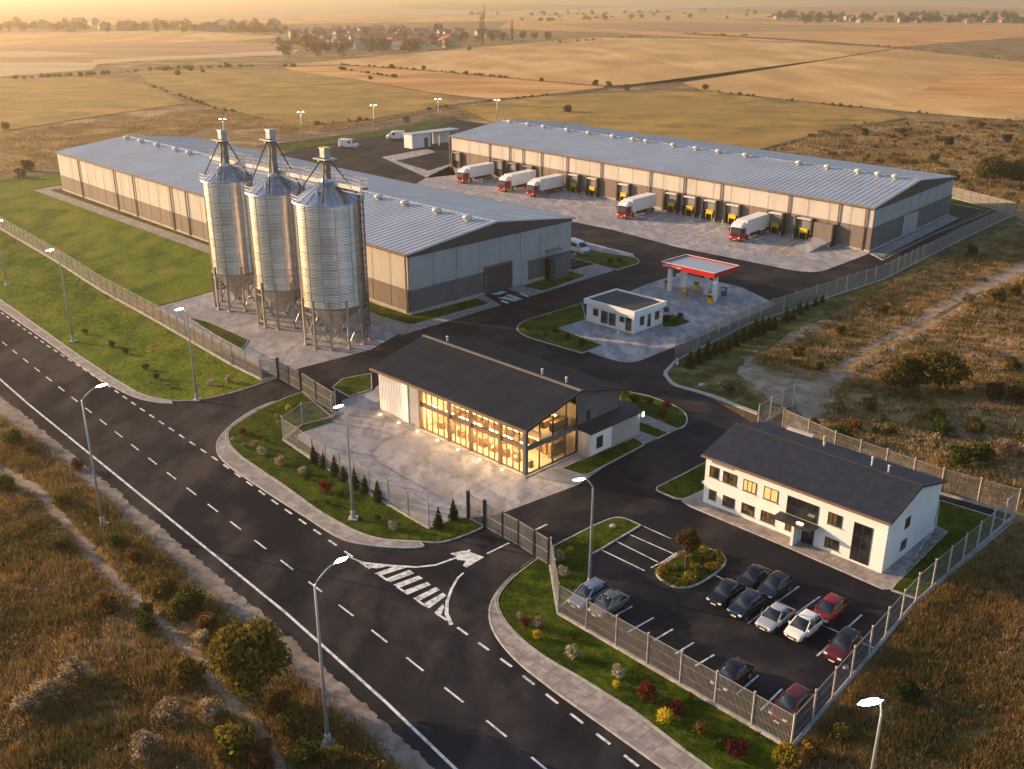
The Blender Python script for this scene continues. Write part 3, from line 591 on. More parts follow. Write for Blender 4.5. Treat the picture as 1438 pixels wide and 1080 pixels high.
# small flat-roofed store at the back of the yard
h = empty('store_hut', U(-261, 214), YAW, 'small white store with a lean-to roof beside the far end of the dock warehouse', 'store')
m = MB(); m.box(-4.2, 0, .05, 0, 8, 4.5); m.box(-4.2, 12.5, .05, -3.9, 20, 4.3); m.build('wall', 'white_wall', h)
MB().box(-4.5, -.3, 4.5, .5, 21, 4.8).build('roof', 'roof_metal', h)
m = MB(); [m.box(-.3, y, .05, -.05, y+.25, 4.5) for y in (12, 16, 20)]; m.build('post', 'white_trim', h)
MB().box(-.05, 5.3, .1, .06, 6.9, 3.2).build('door', 'dark_metal', h)
# ------------------------------------------------------------------ glazed showroom
sh = empty('showroom', U(-66, 68.2), YAW, 'glass-fronted hall with a dark pitched roof and warm lights inside, facing the paved yard', 'showroom')
EZ, RZ = 5.75, 7.65; L = 25.2; Dp = 15.4
xs = dict(w0=-L, w1=-20.7, g1=-17.6, c=[-17.4, -12.3, -8.7, -4.0, -.2])
m = MB()
m.box(xs['w0'], 0, .2, xs['w1'], .25, EZ-.3); m.box(xs['w1'], -.12, .2, xs['w1']+1.1, .25, EZ-.3); m.build('front_wall', 'white_wall', sh)
m = MB()
for k in range(14): m.box(xs['w0']+.15+k*.31, -.07, .25, xs['w0']+.27+k*.31, 0, EZ-.4)
m.build('wall_rib', 'white_wall', sh)
MB().box(xs['w1']+1.1, -.02, .2, xs['g1'], .25, EZ-.3).build('side_panel', 'grey_wall', sh)
m = MB(); m.box(-L, 0.25, .2, -L+.25, Dp, EZ-.3); m.add([(-L+.12, .25, EZ-.3), (-L+.12, Dp, EZ-.3), (-L+.12, Dp/2, RZ-.15)], [(0, 1, 2)]); m.build('end_wall', 'slate_wall', sh)
MB().box(-L, Dp-.25, .2, 0, Dp, EZ-.3).build('back_wall', 'dark_wall', sh)
GV = 8.1        # glazed part of the gable ends here
def gz(y): return EZ+(RZ-EZ)*(y/(Dp/2) if y < Dp/2 else (Dp-y)/(Dp/2))-.15
m = MB(); m.add([(0, GV, .2), (0, Dp, .2), (0, Dp, gz(Dp)), (0, GV, gz(GV)), (-.25, GV, .2), (-.25, Dp, .2), (-.25, Dp, gz(Dp)), (-.25, GV, gz(GV))], [(0, 1, 2, 3), (7, 6, 5, 4), (0, 3, 7, 4), (1, 5, 6, 2), (2, 6, 7, 3)]); m.build('gable_wall', 'slate_wall', sh)
MB().box(0, 9.6, 3.6, .05, 10.2, 4.7).build('gable_window', 'dark_pane', sh)
MB().box(-L, -.55, .0, 0.3, .0, .2).build('plinth', 'plinth', sh)
MB().box(0, 0, .0, .35, GV, .2).build('side_plinth', 'plinth', sh)
for x in xs['c']:
    w = .32 if x < -1 else .42
    MB().box(x-w/2, -.2, .2, x+w/2, .22, EZ-.25).build('column', 'trim_brown' if x < -1 else 'slate_wall', sh)
MB().box(xs['g1'], -.05, 3.05, 0, .18, 3.5).build('spandrel', 'trim_brown', sh); MB().box(xs['g1'], -.05, 4.95, 0, .18, EZ-.2).build('head_beam', 'trim_brown', sh)
MB().box(-.18, .2, 3.0, .08, GV, 3.5).build('gable_beam', 'slate_wall', sh)
m = MB()
for a, b in zip(xs['c'], xs['c'][1:]):
    n_ = 5 if b-a > 4.5 else 4
    for k in range(1, n_): m.box(a+(b-a)*k/n_-.05, -.03, .2, a+(b-a)*k/n_+.05, .12, 4.95)
m.box(xs['g1'], -.03, .2, 0, .12, .32); m.build('mullion', 'trim_brown', sh)
m = MB()
for y in (2.0, 4.1, 6.2, 7.95): m.box(-.12, y-.05, .2, .04, y+.05, gz(y))
m.box(-.12, .2, .2, .04, GV, .3); m.add([(.03, .2, gz(.2)-.25), (.03, 7.7, gz(7.7)-.25), (.03, 7.7, gz(7.7)), (.03, .2, gz(.2))], [(0, 1, 2, 3)]); m.build('gable_mullion', 'dark_metal', sh)
for a, b in zip(xs['c'], xs['c'][1:]):
    MB().quad((a+.16, .06, .3), (b-.16, .06, .3), (b-.16, .06, 3.05), (a+.16, .06, 3.05)).build('window', 'clear_glass', sh); MB().quad((a+.16, .06, 3.5), (b-.16, .06, 3.5), (b-.16, .06, 4.95), (a+.16, .06, 4.95)).build('window', 'clear_glass', sh)
MB().quad((-.05, .25, .3), (-.05, GV, .3), (-.05, GV, 3.0), (-.05, .25, 3.0)).build('gable_glazing', 'clear_glass', sh)
MB().add([(-.05, .25, 3.5), (-.05, GV, 3.5), (-.05, GV, gz(GV)), (-.05, 7.7, gz(7.7)), (-.05, .25, gz(.25))], [(0, 1, 2, 3, 4)]).build('gable_glazing', 'clear_glass', sh)
# inside: floor, back partition, upper floor, shelves, counters, stairs and the lights
MB().box(-17.3, .3, .06, -.3, Dp-.3, .18).build('floor', 'interior', sh)
MB().box(-17.5, .3, .18, -17.3, Dp-.3, EZ-.4).build('partition', 'interior', sh)
MB().box(-17.3, 8.3, .18, -.3, 8.5, EZ).build('partition', 'interior', sh)
MB().box(-17.3, 2.6, 3.1, -.3, 8.3, 3.3).build('upper_floor', 'interior', sh)
rnd = random.Random(4)
m = MB()
for k in range(15):
    x = -16.5+k*1.08; hh = rnd.uniform(.7, 2.3); m.box(x, rnd.uniform(3.5, 6.5), .18, x+rnd.uniform(.4, .8), 7.2, .18+hh)
for k in range(12):
    x = -16.3+k*1.35; m.box(x, 5.0, 3.3, x+.6, 7.5, 3.3+rnd.uniform(.6, 1.6))
m.build('shelf', 'interior_dark', sh)
m = MB()
for k in range(9): m.box(-16.2+k*1.8, 1.4, .18, -15.3+k*1.8, 2.0, .18+rnd.uniform(.7, 1.3))
m.build('counter', 'interior_dark', sh)
m = MB(); m.box(-17.2, 2.58, 3.3, -.4, 2.66, 4.1); m.build('balustrade', 'trim_brown', sh)
for k in range(7):
    x = -16.6+k*2.4
    MB().box(x, 1.0, 3.0, x+1.4, 1.25, 3.05).build('ceiling_light', 'warm_panel', sh); MB().box(x, 4.4, 3.02, x+1.4, 5.0, 3.08).build('ceiling_light', 'warm_panel', sh); MB().box(x, 5.2, 5.2, x+1.4, 5.5, 5.26).build('ceiling_light', 'warm_panel', sh)
# roof
m = MB(); ov = .7; th = .22
def rz_(y): return EZ+(RZ-EZ)*(1-abs(y-Dp/2)/(Dp/2))
x0, x1 = -L-.6, .75
for y0, y1 in ((-ov, Dp/2), (Dp+ov, Dp/2)):
    q = [(x0, y0, rz_(y0)), (x1, y0, rz_(y0)), (x1, y1, rz_(y1)), (x0, y1, rz_(y1))]
    m.add(q+[(a, b, c+th) for a, b, c in q], [(0, 1, 2, 3), (4, 5, 6, 7), (0, 1, 5, 4), (1, 2, 6, 5), (3, 0, 4, 7)])
    for i in range(60):
        x = x0+.22+i*.445; m.bar((x, y0, rz_(y0)+th+.03), (x, y1, rz_(y1)+th+.03), .05, .07)
rf = m.build('roof', 'dark_roof', sh)
MB().bar((x0, Dp/2, RZ+th+.07), (x1, Dp/2, RZ+th+.07), .4, .12).build('ridge_cap', 'ridge_cap', rf)
MB().bar((x0, -ov-.12, rz_(-ov)+.08), (x1, -ov-.12, rz_(-ov)+.08), .2, .26).build('gutter', 'trim_brown', rf)
m = MB(); [m.lathe([(.12, RZ), (.12, RZ+.55), (.2, RZ+.6), (.1, RZ+.7)], 10, (x, Dp/2+1.2)) for x in (-22.5, -6.2, -2.5)]; m.build('roof_vent', 'vent_metal', rf)
# lean-to annex on the gable
m = MB(); m.box(.05, 8.15, .05, 1.7, 17.2, 2.85); m.build('annex_wall', 'cream_wall', sh)
MB().box(1.7, 8.2, .1, 1.76, 12.0, 2.84).build('annex_front', 'white_wall', sh); MB().box(1.7, 12.0, .1, 1.74, 17.15, 2.84).build('annex_side', 'grey_wall', sh)
MB().add([(-.1, 8.05, 3.3), (2.0, 8.05, 2.85), (2.0, 17.4, 2.85), (-.1, 17.4, 3.3), (-.1, 8.05, 3.5), (2.0, 8.05, 3.05), (2.0, 17.4, 3.05), (-.1, 17.4, 3.5)], [(0, 1, 2, 3), (4, 5, 6, 7), (0, 1, 5, 4), (1, 2, 6, 5), (2, 3, 7, 6)]).build('annex_roof', 'dark_roof', sh)
MB().box(-2.5, Dp, .05, .05, 17.2, 2.9).build('annex_wall', 'grey_wall', sh)
MB().box(-2.7, Dp-.2, 2.9, .0, 17.4, 3.2).build('annex_roof', 'dark_roof', sh)
w_ = MB().box(1.76, 9.35, .75, 1.82, 10.4, 2.15).build('window', 'dark_metal', sh); MB().box(1.82, 9.45, .85, 1.835, 10.3, 2.05).build('pane', 'dark_pane', w_)
m = MB(); m.box(1.9, 17.3, 2.3, 2.05, 17.45, 2.9); m.build('wall_lamp', 'head_glow', sh)
# little ground floodlights along its front
for k in range(7):
    x = -24.2+k*3.55; fl = MB().box(x-.12, -.95, .06, x+.12, -.72, .2).build('floodlight', 'entry_lamp', sh)
    pl_ = bpy.data.lights.new('floodlight', 'POINT'); pl_.energy = 20; pl_.color = (1, .62, .24); pl_.shadow_soft_size = .2
    po = bpy.data.objects.new('flood_light', pl_); COL.objects.link(po); po.parent = sh; po.location = (x, -1.1, 1.0)
for k in range(5):
    pl_ = bpy.data.lights.new('showroom_light', 'POINT'); pl_.energy = 430; pl_.color = (1, .70, .36); pl_.shadow_soft_size = .4
    po = bpy.data.objects.new('showroom_light', pl_); COL.objects.link(po); po.parent = sh; po.location = (-15.5+k*3.6, 1.1, 2.75)
for x, y in ((-2.2, 5.2), (-7., 4.5)):
    pl_ = bpy.data.lights.new('upper_light', 'POINT'); pl_.energy = 120; pl_.color = (1, .70, .36); pl_.shadow_soft_size = .4
    po = bpy.data.objects.new('upper_light', pl_); COL.objects.link(po); po.parent = sh; po.location = (x, y, 5.0)
# ------------------------------------------------------------------ white two-storey office
of = empty('office_building', U(-30.3, 76.7), YAW, 'white two-storey office with a dark tiled roof beside the car park', 'office')
OL, OD, OE, OR = 19.0, 10.8, 5.3, 6.75
def orz(y): return OE+(OR-OE)*(1-abs(y-OD/2)/(OD/2))
m = MB(); pr = [(0, 0, 0), (0, OD, 0), (0, OD, OE), (0, OD/2, OR), (0, 0, OE)]
m.loft([[Vector((x, b, c)) for a, b, c in pr] for x in (-OL, 0)]); m.build('wall', 'white_wall', of)
m = MB(); ov = .3
for y0 in (-ov, OD+ov):
    q = [(-OL-.35, y0, orz(y0)+.02), (.35, y0, orz(y0)+.02), (.35, OD/2, OR+.02), (-OL-.35, OD/2, OR+.02)]
    m.add(q+[(a, b, c+.2) for a, b, c in q], [(0, 1, 2, 3), (4, 5, 6, 7), (0, 1, 5, 4), (1, 2, 6, 5), (3, 0, 4, 7)])
    for i in range(64): x = -OL-.2+i*.302; m.bar((x, y0, orz(y0)+.225), (x, OD/2, OR+.225), .035, .018)
    for i in range(15):
        y = y0+(OD/2-y0)*i/15; m.bar((-OL-.35, y, orz(y)+.225), (.35, y, orz(y)+.225), .04, .02)
orf = m.build('roof', 'roof_tile', of)
MB().bar((-OL-.35, OD/2, OR+.26), (.35, OD/2, OR+.26), .3, .12).build('ridge_cap', 'dark_metal', orf)
MB().bar((-OL-.35, -ov-.1, orz(-ov)+.08), (.35, -ov-.1, orz(-ov)+.08), .16, .2).build('gutter', 'trim_brown', orf)
for x, y, hh in ((-3.3, 6.3, .75), (-5.2, 6.9, .75), (-11.0, 8.6, -.2), (-14.6, 5.8, .15), (-11.4, 9.3, .1)):
    MB().lathe([(.10, OR-1.), (.10, OR+hh-.15), (.15, OR+hh-.13), (.15, OR+hh-.05), (.04, OR+hh)], 10, (x, y)).build('flue', 'vent_metal', orf)
MB().box(-16.2, 10.3, 5.75, -13.2, 10.75, 5.95).build('roof_unit', 'vent_metal', orf)
def owin(x0, x1, z0, z1, zc, lit='dim_pane', nx=2, nz=1, name='window'):
    fu = lambda px: solve(lambda t: U(-30.3-OL*(1-t), 76.7, zc), px)*OL-OL
    a, b = fu(x0), fu(x1)
    w = MB()
    w.box(a, -.05, z0, b, .04, z0+.07); w.box(a, -.05, z1-.07, b, .04, z1); w.box(a, -.05, z0+.07, a+.07, .04, z1-.07); w.box(b-.07, -.05, z0+.07, b, .04, z1-.07)
    for k in range(1, nx): c = a+(b-a)*k/nx; w.box(c-.035, -.045, z0+.07, c+.035, .04, z1-.07)
    for k in range(1, nz): c = z0+(z1-z0)*k/nz; w.box(a+.07, -.043, c-.03, b-.07, .04, c+.03)
    f = w.build(name, 'dark_metal', of); MB().box(a+.07, -.02, z0+.07, b-.07, .03, z1-.07).build('pane', lit, f)
    if name == 'window' and nz == 1: MB().box(a-.06, -.14, z0-.07, b+.06, -.05, z0).build('sill', 'plinth', f)
def cp(x): return 970+x/3.994
owin(cp(107), cp(158), 3.2, 4.4, 3.8); owin(cp(182), cp(258), 3.15, 4.35, 3.8, 'dim_pane', 3); owin(cp(295), cp(368), 3.1, 4.3, 3.7, 'lit_pane', 3); owin(cp(410), cp(490), 3.05, 4.35, 3.7, 'lit_pane', 2)
owin(cp(103), cp(140), .75, 1.8, 1.2); owin(cp(180), cp(245), .65, 1.75, 1.2, 'dim_pane', 3); owin(cp(285), cp(355), .65, 1.75, 1.2); owin(cp(393), cp(470), .65, 1.75, 1.2, 'dim_pane', 3)
owin(cp(530), cp(578), .7, 1.75, 1.2); owin(cp(770), cp(848), 3.0, 4.2, 3.6, 'dim_pane', 3); owin(cp(752), cp(830), .6, 1.6, 1.1, 'dim_pane', 3)
owin(cp(540), cp(715), 2.45, 4.3, 3.4, 'dark_pane', 3, 2, 'entrance_glazing'); owin(cp(904), cp(1008), .35, 4.15, 2.2, 'dark_pane', 2, 3, 'stair_glazing'); owin(cp(622), cp(690), .08, 2.0, 1.0, 'dark_pane', 2, 1, 'entrance_door')
fu = lambda px, z: solve(lambda t: U(-30.3-OL*(1-t), 76.7, z), px)*OL-OL
a, b = fu(cp(505), 2.3), fu(cp(720), 2.3)
MB().box(a, -1.5, 2.2, b, -.06, 2.42).build('entrance_canopy', 'dark_metal', of)
MB().box(fu(cp(612), 1)-.15, -1.4, .1, fu(cp(612), 1)+.1, -.06, 2.2).build('canopy_wall', 'white_wall', of)
MB().box((a+b)/2+.3, -1.2, 2.44, (a+b)/2+.9, -.9, 2.56).build('entrance_lamp', 'entry_lamp', of)
for y0, y1, z0, z1 in ((3.6, 4.6, 3.1, 4.2), (3.4, 4.5, .9, 1.9)):
    f = MB().box(0, y0, z0, .05, y1, z1).build('window', 'dark_metal', of); MB().box(.05, y0+.08, z0+.08, .065, y1-.08, z1-.08).build('pane', 'dim_pane', f)
m = MB(); x = fu(cp(118), 4.8)                                   # faint raised lettering too small to read
for k in range(13): m.box(x+k*.205, -.04, 4.72, x+k*.205+.13, 0, 4.72+(.2 if k % 3 else .26))
m.build('sign', 'grey_wall', of)
MB().box(-OL-.5, .3, 1.9, -OL, 1.1, 2.1).build('side_canopy', 'white_wall', of)
# ------------------------------------------------------------------ fuel station: kiosk, canopy, pumps
ki = empty('kiosk', U(-87.8, 113.8), YAW, 'small flat-roofed white kiosk beside the fuel canopy', 'kiosk')
KL, KD, KH = 9.4, 7.3, 3.0
MB().box(-KL, 0, .06, 0, KD, KH-.1).build('wall', 'white_wall', ki)
m = MB(); o = .35
m.box(-KL-o, -o, KH-.1, o, -o+.3, KH+.7); m.box(-KL-o, KD+o-.3, KH-.1, o, KD+o, KH+.7); m.box(-KL-o, -o+.3, KH-.1, -KL-o+.3, KD+o-.3, KH+.7); m.box(o-.3, -o+.3, KH-.1, o, KD+o-.3, KH+.7)
m.build('parapet', 'white_wall', ki); MB().box(-KL-.05, -.05, KH-.1, .05, KD+.05, KH+.48).build('roof', 'flat_roof', ki)
def kwin(a, b, z0, z1, n=1, name='window'):
    x0, x1 = -KL+KL*a, -KL+KL*b; w = MB(); w.box(x0, -.05, z0, x1, 0, z1); f = w.build(name, 'white_trim', ki)
    p = MB()
    for k in range(n): p.box(x0+.08+(x1-x0)*k/n, -.065, z0+.08, x0+(x1-x0)*(k+1)/n-.08, -.05, z1-.08)
    p.build('pane', 'dim_pane', f)
kwin(.14, .27, 1.2, 2.5); kwin(.31, .64, .35, 2.5, 2, 'entrance_door'); kwin(.70, .83, 1.35, 2.4); kwin(.83, .97, .25, 2.5, 1, 'side_door')
for a, b, z0, z1 in ((.19, .36, .9, 2.5), (.45, .58, .3, 2.5), (.70, .87, 1.0, 2.5)):
    f = MB().box(0, KD*a, z0, .05, KD*b, z1).build('window', 'white_trim', ki); MB().box(.05, KD*a+.08, z0+.08, .065, KD*b-.08, z1-.08).build('pane', 'dim_pane', f)
MB().box(.3, KD-.2, KH-.9, .9, KD+.3, KH-.2).build('air_unit', 'dark_metal', ki)
ca = empty('fuel_canopy', U(-93.3, 138.4), YAW, 'fuel canopy with a red fascia standing on white pillars', 'canopy')
cw, ch_ = 5.4, 3.6
MB().box(-cw+.12, -ch_+.12, 4.75, cw-.12, ch_-.12, 5.25).build('roof', 'roof_metal', ca)
m = MB(); m.box(-cw, -ch_, 4.6, cw, -ch_+.12, 5.45); m.box(-cw, ch_-.12, 4.6, cw, ch_, 5.45); m.box(-cw, -ch_+.12, 4.6, -cw+.12, ch_-.12, 5.45); m.box(cw-.12, -ch_+.12, 4.6, cw, ch_-.12, 5.45); fa = m.build('fascia', 'red_fascia', ca)
m = MB(); [m.box(-cw+.5+k*.42, -ch_-.03, 4.88, -cw+.5+k*.42+(.24, .3, .2)[k % 3], -ch_, 5.16) for k in range(9)]; m.build('sign', 'white_trim', fa)
m = MB(); m.box(-cw-.04, -ch_-.04, 5.45, cw+.04, -ch_+.1, 5.52); m.box(cw-.1, -ch_+.1, 5.45, cw+.04, ch_+.04, 5.52); m.box(-cw-.04, -ch_+.1, 5.45, -cw+.1, ch_+.04, 5.52); m.box(-cw+.1, ch_-.1, 5.45, cw-.1, ch_+.04, 5.52); m.build('coping', 'white_trim', fa)
for x, y, w in ((-4.6, -1.9, .75), (-1.2, -2.2, .42), (4.3, -1.4, .75), (-4.2, 1.7, 1.2), (.8, 1.2, .7)):
    MB().box(x-w/2, y-.25, .06, x+w/2, y+.25, 4.75).build('pillar', 'white_wall', ca, bevel=.03)
MB().box(-4.4, -.5, 2.6, -3.6, .9, 2.9).build('cross_beam', 'white_trim', ca)
def pump(name, body, panel, label):
    e = empty(name, (0, 0, 0), YAW, label, 'fuel pump', 'fuel pumps under the canopy')
    m = MB(); m.box(-.7, -.35, .06, .7, .35, .22); m.build('island', 'kerb', e)
    MB().box(-.45, -.25, .22, .45, .25, 1.75).build('body', body, e, bevel=.05)
    MB().box(-.38, -.27, 1.15, .38, -.25, 1.6).build('display', panel, e)
    m = MB(); m.tube([(.5, -.1, 1.5), (.62, -.15, 1.1), (.55, -.15, .5), (.48, -.1, .8)], .03, 6); m.build('hose', 'black_rubber', e)
    return e
for q, bdy, pn, lab in (((937, 406), 'orange_paint', 'dark_pane', 'orange fuel pump at the far left pillar of the canopy'), ((962, 418), 'orange_paint', 'vent_metal', 'low orange fuel pump at the thin middle pillar of the canopy'), ((978, 408), 'yellow_paint', 'blue_paint', 'yellow and blue fuel pump beside the back pillar of the canopy'), ((997, 427), 'yellow_paint', 'dark_pane', 'yellow fuel pump in front of the near right pillar of the canopy'), ((1016, 417), 'blue_paint', 'vent_metal', 'dark blue fuel pump behind the near right pillar of the canopy')):
    e = pump('fuel_pump', bdy, pn, lab); g = G(*q, .06); e.location = (g.x, g.y, .02)
# ------------------------------------------------------------------ grain silos with head towers
def silo(u, v, r, zt, ztop, label, legs):
    e = empty('grain_silo', U(u, v), YAW, label, 'silo', 'steel grain silos')
    HB = 6.0
    b = MB().lathe([(r, HB-.1), (r, zt)], 48, caps=False).build('drum', 'silo_steel', e, True)
    m = MB(); [m.lathe([(r+.01, z-.05), (r+.10, z), (r+.01, z+.05)], 48, caps=False) for z in (HB+.05, zt-.1)]
    for k in range(14): a = 2*math.pi*k/14; m.bar((math.cos(a)*(r+.02), math.sin(a)*(r+.05), HB), (math.cos(a)*(r+.02), math.sin(a)*(r+.02), zt), .06, .06, (math.cos(a), math.sin(a), 0))
    m.build('stiffener', 'silo_leg', b)
    MB().lathe([(.45, 1.5), (.5, 1.7), (r-.02, HB)], 32).build('hopper', 'silo_steel', e, True, angle=30)
    c = MB().lathe([(r+.28, zt-.12), (r+.22, zt), (.9, zt+r*.50), (.75, zt+r*.50+.5), (.05, zt+r*.50+.5)], 40).build('roof', 'silo_roof', e, True, angle=25)
    m = MB(); n = 20
    for k in range(n):
        a = 2*math.pi*k/n; m.bar((math.cos(a)*(r+.2), math.sin(a)*(r+.2), zt+.04), (math.cos(a)*.9, math.sin(a)*.9, zt+r*.5+.04), .05, .09)
    for k in range(4): a = k*1.57+.5; x, y = math.cos(a)*r*.6, math.sin(a)*r*.6; m.lathe([(.28, zt+r*.2), (.28, zt+r*.2+.45), (.36, zt+r*.2+.5), (.1, zt+r*.2+.65)], 10, (x, y))
    m.build('roof_rib', 'silo_roof', c)
    for k in range(legs):
        a = 2*math.pi*(k+.5)/legs; x, y = math.cos(a)*(r+.05), math.sin(a)*(r+.05)
        m = MB(); m.bar((x, y, .12), (x, y, HB+1.2), .28, .28, (math.cos(a), math.sin(a), 0)); m.box(x-.38, y-.38, .06, x+.38, y+.38, .2); m.build('leg', 'silo_leg', e)
    m = MB()
    for k in range(legs):
        a, a2 = 2*math.pi*(k+.5)/legs, 2*math.pi*(k+1.5)/legs
        p, q = Vector((math.cos(a)*r, math.sin(a)*r, 0)), Vector((math.cos(a2)*r, math.sin(a2)*r, 0)); z = Vector((0, 0, 1))
        m.bar(p+z*.6, q+z*4.6, .1, .1); m.bar(q+z*.6, p+z*4.6, .1, .1); m.bar(p+z*5.0, q+z*5.0, .12, .12)
        m.bar(p*.95+z*3.2, p*.55+z*4.0, .1, .1)
    m.build('brace', 'silo_leg', e)
    MB().tube([(0, 0, 1.7), (0, 0, .9)], .35, 10).build('outlet', 'galvanised', e)
    za = zt+r*.5+.4
    m = MB(); m.box(-.55, -.4, za, -.1, .4, ztop-1.5); m.box(.12, -.4, za, .55, .4, ztop-1.5)
    tw = m.build('head_tower', 'gate_metal', e)
    m = MB(); m.box(-.6, -.5, ztop-1.4, .6, .5, ztop-.12); m.build('head_box', 'galvanised', tw, bevel=.1)
    MB().box(-.75, -.6, ztop-.12, .75, .6, ztop).build('hood', 'yellow_paint' if legs == 12 else 'galvanised', tw)
    MB().box(-1.1, -.6, ztop-2.0, -.56, -.1, ztop-1.5).build('drive_motor', 'yellow_paint', tw)
    m = MB(); m.box(-1.5, -1.1, ztop-1.62, 1.5, 1.1, ztop-1.5); m.build('platform', 'galvanised', tw)
    for k in range(4):
        a = 2*math.pi*(k+.5)/4; m = MB(); m.tube([(math.cos(a)*.5, math.sin(a)*.5, ztop-1.6), (math.cos(a)*r*.93, math.sin(a)*r*.93, zt+.35)], .10, 6); m.build('strut', 'dark_metal', tw)
    m = MB()                                                   # railing round the eave and caged ladder
    for k in range(28):
        a = 2*math.pi*k/28; m.bar((math.cos(a)*(r+.25), math.sin(a)*(r+.25), zt), (math.cos(a)*(r+.25), math.sin(a)*(r+.25), zt+1.0), .04, .04)
    for z in (.55, 1.0): m.tube([(math.cos(2*math.pi*k/28)*(r+.25), math.sin(2*math.pi*k/28)*(r+.25), zt+z) for k in range(10, 25)], .025, 5)
    m.build('eave_rail', 'galvanised', e)
    m = MB(); a = .35; ux, uy = math.cos(a), math.sin(a); px_, py_ = -uy, ux
    for sgn in (-.3, .3): m.bar((ux*(r+.3)+px_*sgn, uy*(r+.3)+py_*sgn, .3), (ux*(r+.3)+px_*sgn, uy*(r+.3)+py_*sgn, zt+1.2), .07, .07)
    for z in np.arange(.6, zt+1, .5): m.bar((ux*(r+.3)-px_*.3, uy*(r+.3)-py_*.3, z), (ux*(r+.3)+px_*.3, uy*(r+.3)+py_*.3, z), .04, .04)
    for z in np.arange(3, zt+1, .95): m.tube([(ux*(r+.3+.75*math.sin(t))+px_*.42*math.cos(t), uy*(r+.3+.75*math.sin(t))+py_*.42*math.cos(t), z) for t in np.linspace(0, math.pi, 7)], .04, 5)
    for t in (.5, 1.2, 1.94, 2.64): m.bar((ux*(r+.3+.75*math.sin(t))+px_*.42*math.cos(t), uy*(r+.3+.75*math.sin(t))+py_*.42*math.cos(t), 3), (ux*(r+.3+.75*math.sin(t))+px_*.42*math.cos(t), uy*(r+.3+.75*math.sin(t))+py_*.42*math.cos(t), zt+1), .05, .05)
    m.build('ladder', 'dark_metal', e)
    return e
SIL = [(-143.6, 79.7, 3.85, 20.9, 28.4), (-130.6, 80.3, 4.25, 20.6, 29.6), (-117.6, 80.7, 4.85, 21.0, 28.2)]
silo(*SIL[0], 'steel grain silo farthest from the gate, slimmest of the three', 10)
silo(*SIL[1], 'middle steel grain silo of the three, with the tallest head tower', 11)
silo(*SIL[2], 'widest steel grain silo, nearest to the showroom, with a yellow hood on its tower', 12)
cw_ = empty('silo_catwalk', U(-131, 81.5, 23.4), YAW, 'steel catwalk with railings running across the tops of the three silos', 'catwalk')
m = MB(); m.box(-19.5, -.6, 0, 21, .6, .14); m.bar((-19.5, -.62, -.2), (21, -.62, -.2), .1, .4); m.bar((-19.5, .62, -.2), (21, .62, -.2), .1, .4); m.build('deck', 'vent_metal', cw_)
m = MB()
for y in (-.62, .62):
    for z in (.6, 1.15): m.bar((-19.5, y, z), (21, y, z), .06, .06)
    for k in range(28): m.bar((-19.5+k*1.5, y, .1), (-19.5+k*1.5, y, 1.15), .06, .06)
m.build('railing', 'fence_post', cw_)
m = MB(); [m.bar((-19.5+k*1.35, (-.62, .62)[k % 2], -.4), (-19.5+(k+1)*1.35, (.62, -.62)[k % 2], -.4), .06, .06) for k in range(30)]; m.bar((-19.5, -.62, -.8), (21, -.62, -.8), .1, .1); m.bar((-19.5, .62, -.8), (21, .62, -.8), .1, .1); m.build('truss', 'silo_leg', cw_)
# ================================================================== fences and gates
def fence(name, label, pts, h=2.9, gap=3.1, step=.10, wire=.027, arms=False, cat='fence', group='estate boundary fences', world=False, post='fence_post', panel='fence_metal'):
    P = [Vector((p[0], p[1], 0)) if world else G(*p) for p in pts]
    e = empty(name, P[0], 0, label, cat, group); o = P[0]
    m = MB(); k = MB(); posts = []
    for a, b in zip(P, P[1:]):
        a = a-o; b = b-o; d = b-a; n = max(1, round(d.length/gap)); dv = d.normalized(); c = int(d.length/step)
        for i in range(c):
            q = a+dv*(i+.5)*step; s_ = dv*wire/2
            m.quad(q-s_+Vector((0, 0, .25)), q+s_+Vector((0, 0, .25)), q+s_+Vector((0, 0, h-.05)), q-s_+Vector((0, 0, h-.05)))
        for z in (h*.36, h*.68): m.bar(a+Vector((0, 0, z)), b+Vector((0, 0, z)), .012, .02)
        for t in (.25, h-.05): m.bar(a+Vector((0, 0, t)), b+Vector((0, 0, t)), .05, .06)
        k.bar(a+Vector((0, 0, .11)), b+Vector((0, 0, .11)), .28, .26)
        for i in range(n): posts.append(a+d*i/n)
    posts.append(P[-1]-o)
    m.build('mesh_panel', panel, e); k.build('plinth', 'kerb', e)
    w = .11; pm = MB(); pm.box(-w/2, -w/2, 0, w/2, w/2, h+.1); pm.box(-w*.7, -w*.7, h+.1, w*.7, w*.7, h+.16)
    if arms: pm.bar((0, 0, h), (.25, -.3, h+.5), .07, .07)
    p0 = pm.build('post', post, e); p0.location = posts[0]
    for q in posts[1:]:
        c = p0.copy(); COL.objects.link(c); c.parent = e; c.location = q
    return e
fence('mesh_fence', 'long mesh fence between the roadside lawn and the lawn in front of the silos', [(-140, 243), (0, 321), (75, 365), (143, 409), (217, 450), (327, 514), (367, 534)])
fence('mesh_fence', 'short mesh fence folding round the corner of the showroom yard, above the purple shrub', [(472, 581), (466, 588), (425, 598), (398, 618)])
fence('mesh_fence', 'mesh fence along the showroom yard, behind a row of small clipped conifers', [(398, 619), (440, 648), (520, 696), (603, 744)])
fence('mesh_fence', 'mesh fence along the car park lawn, running down to the lowest corner of the estate', [(773, 796), (784, 863), (1110, 1053)])
fence('mesh_fence', 'mesh fence along the end of the car park, beside the dry grass', [(1110, 1053), (1285, 848), (1426, 724)])
fence('mesh_fence', 'mesh fence running behind the office building', [(1426, 724), (1320, 694), (1170, 640), (1098, 606), (1064, 600)])
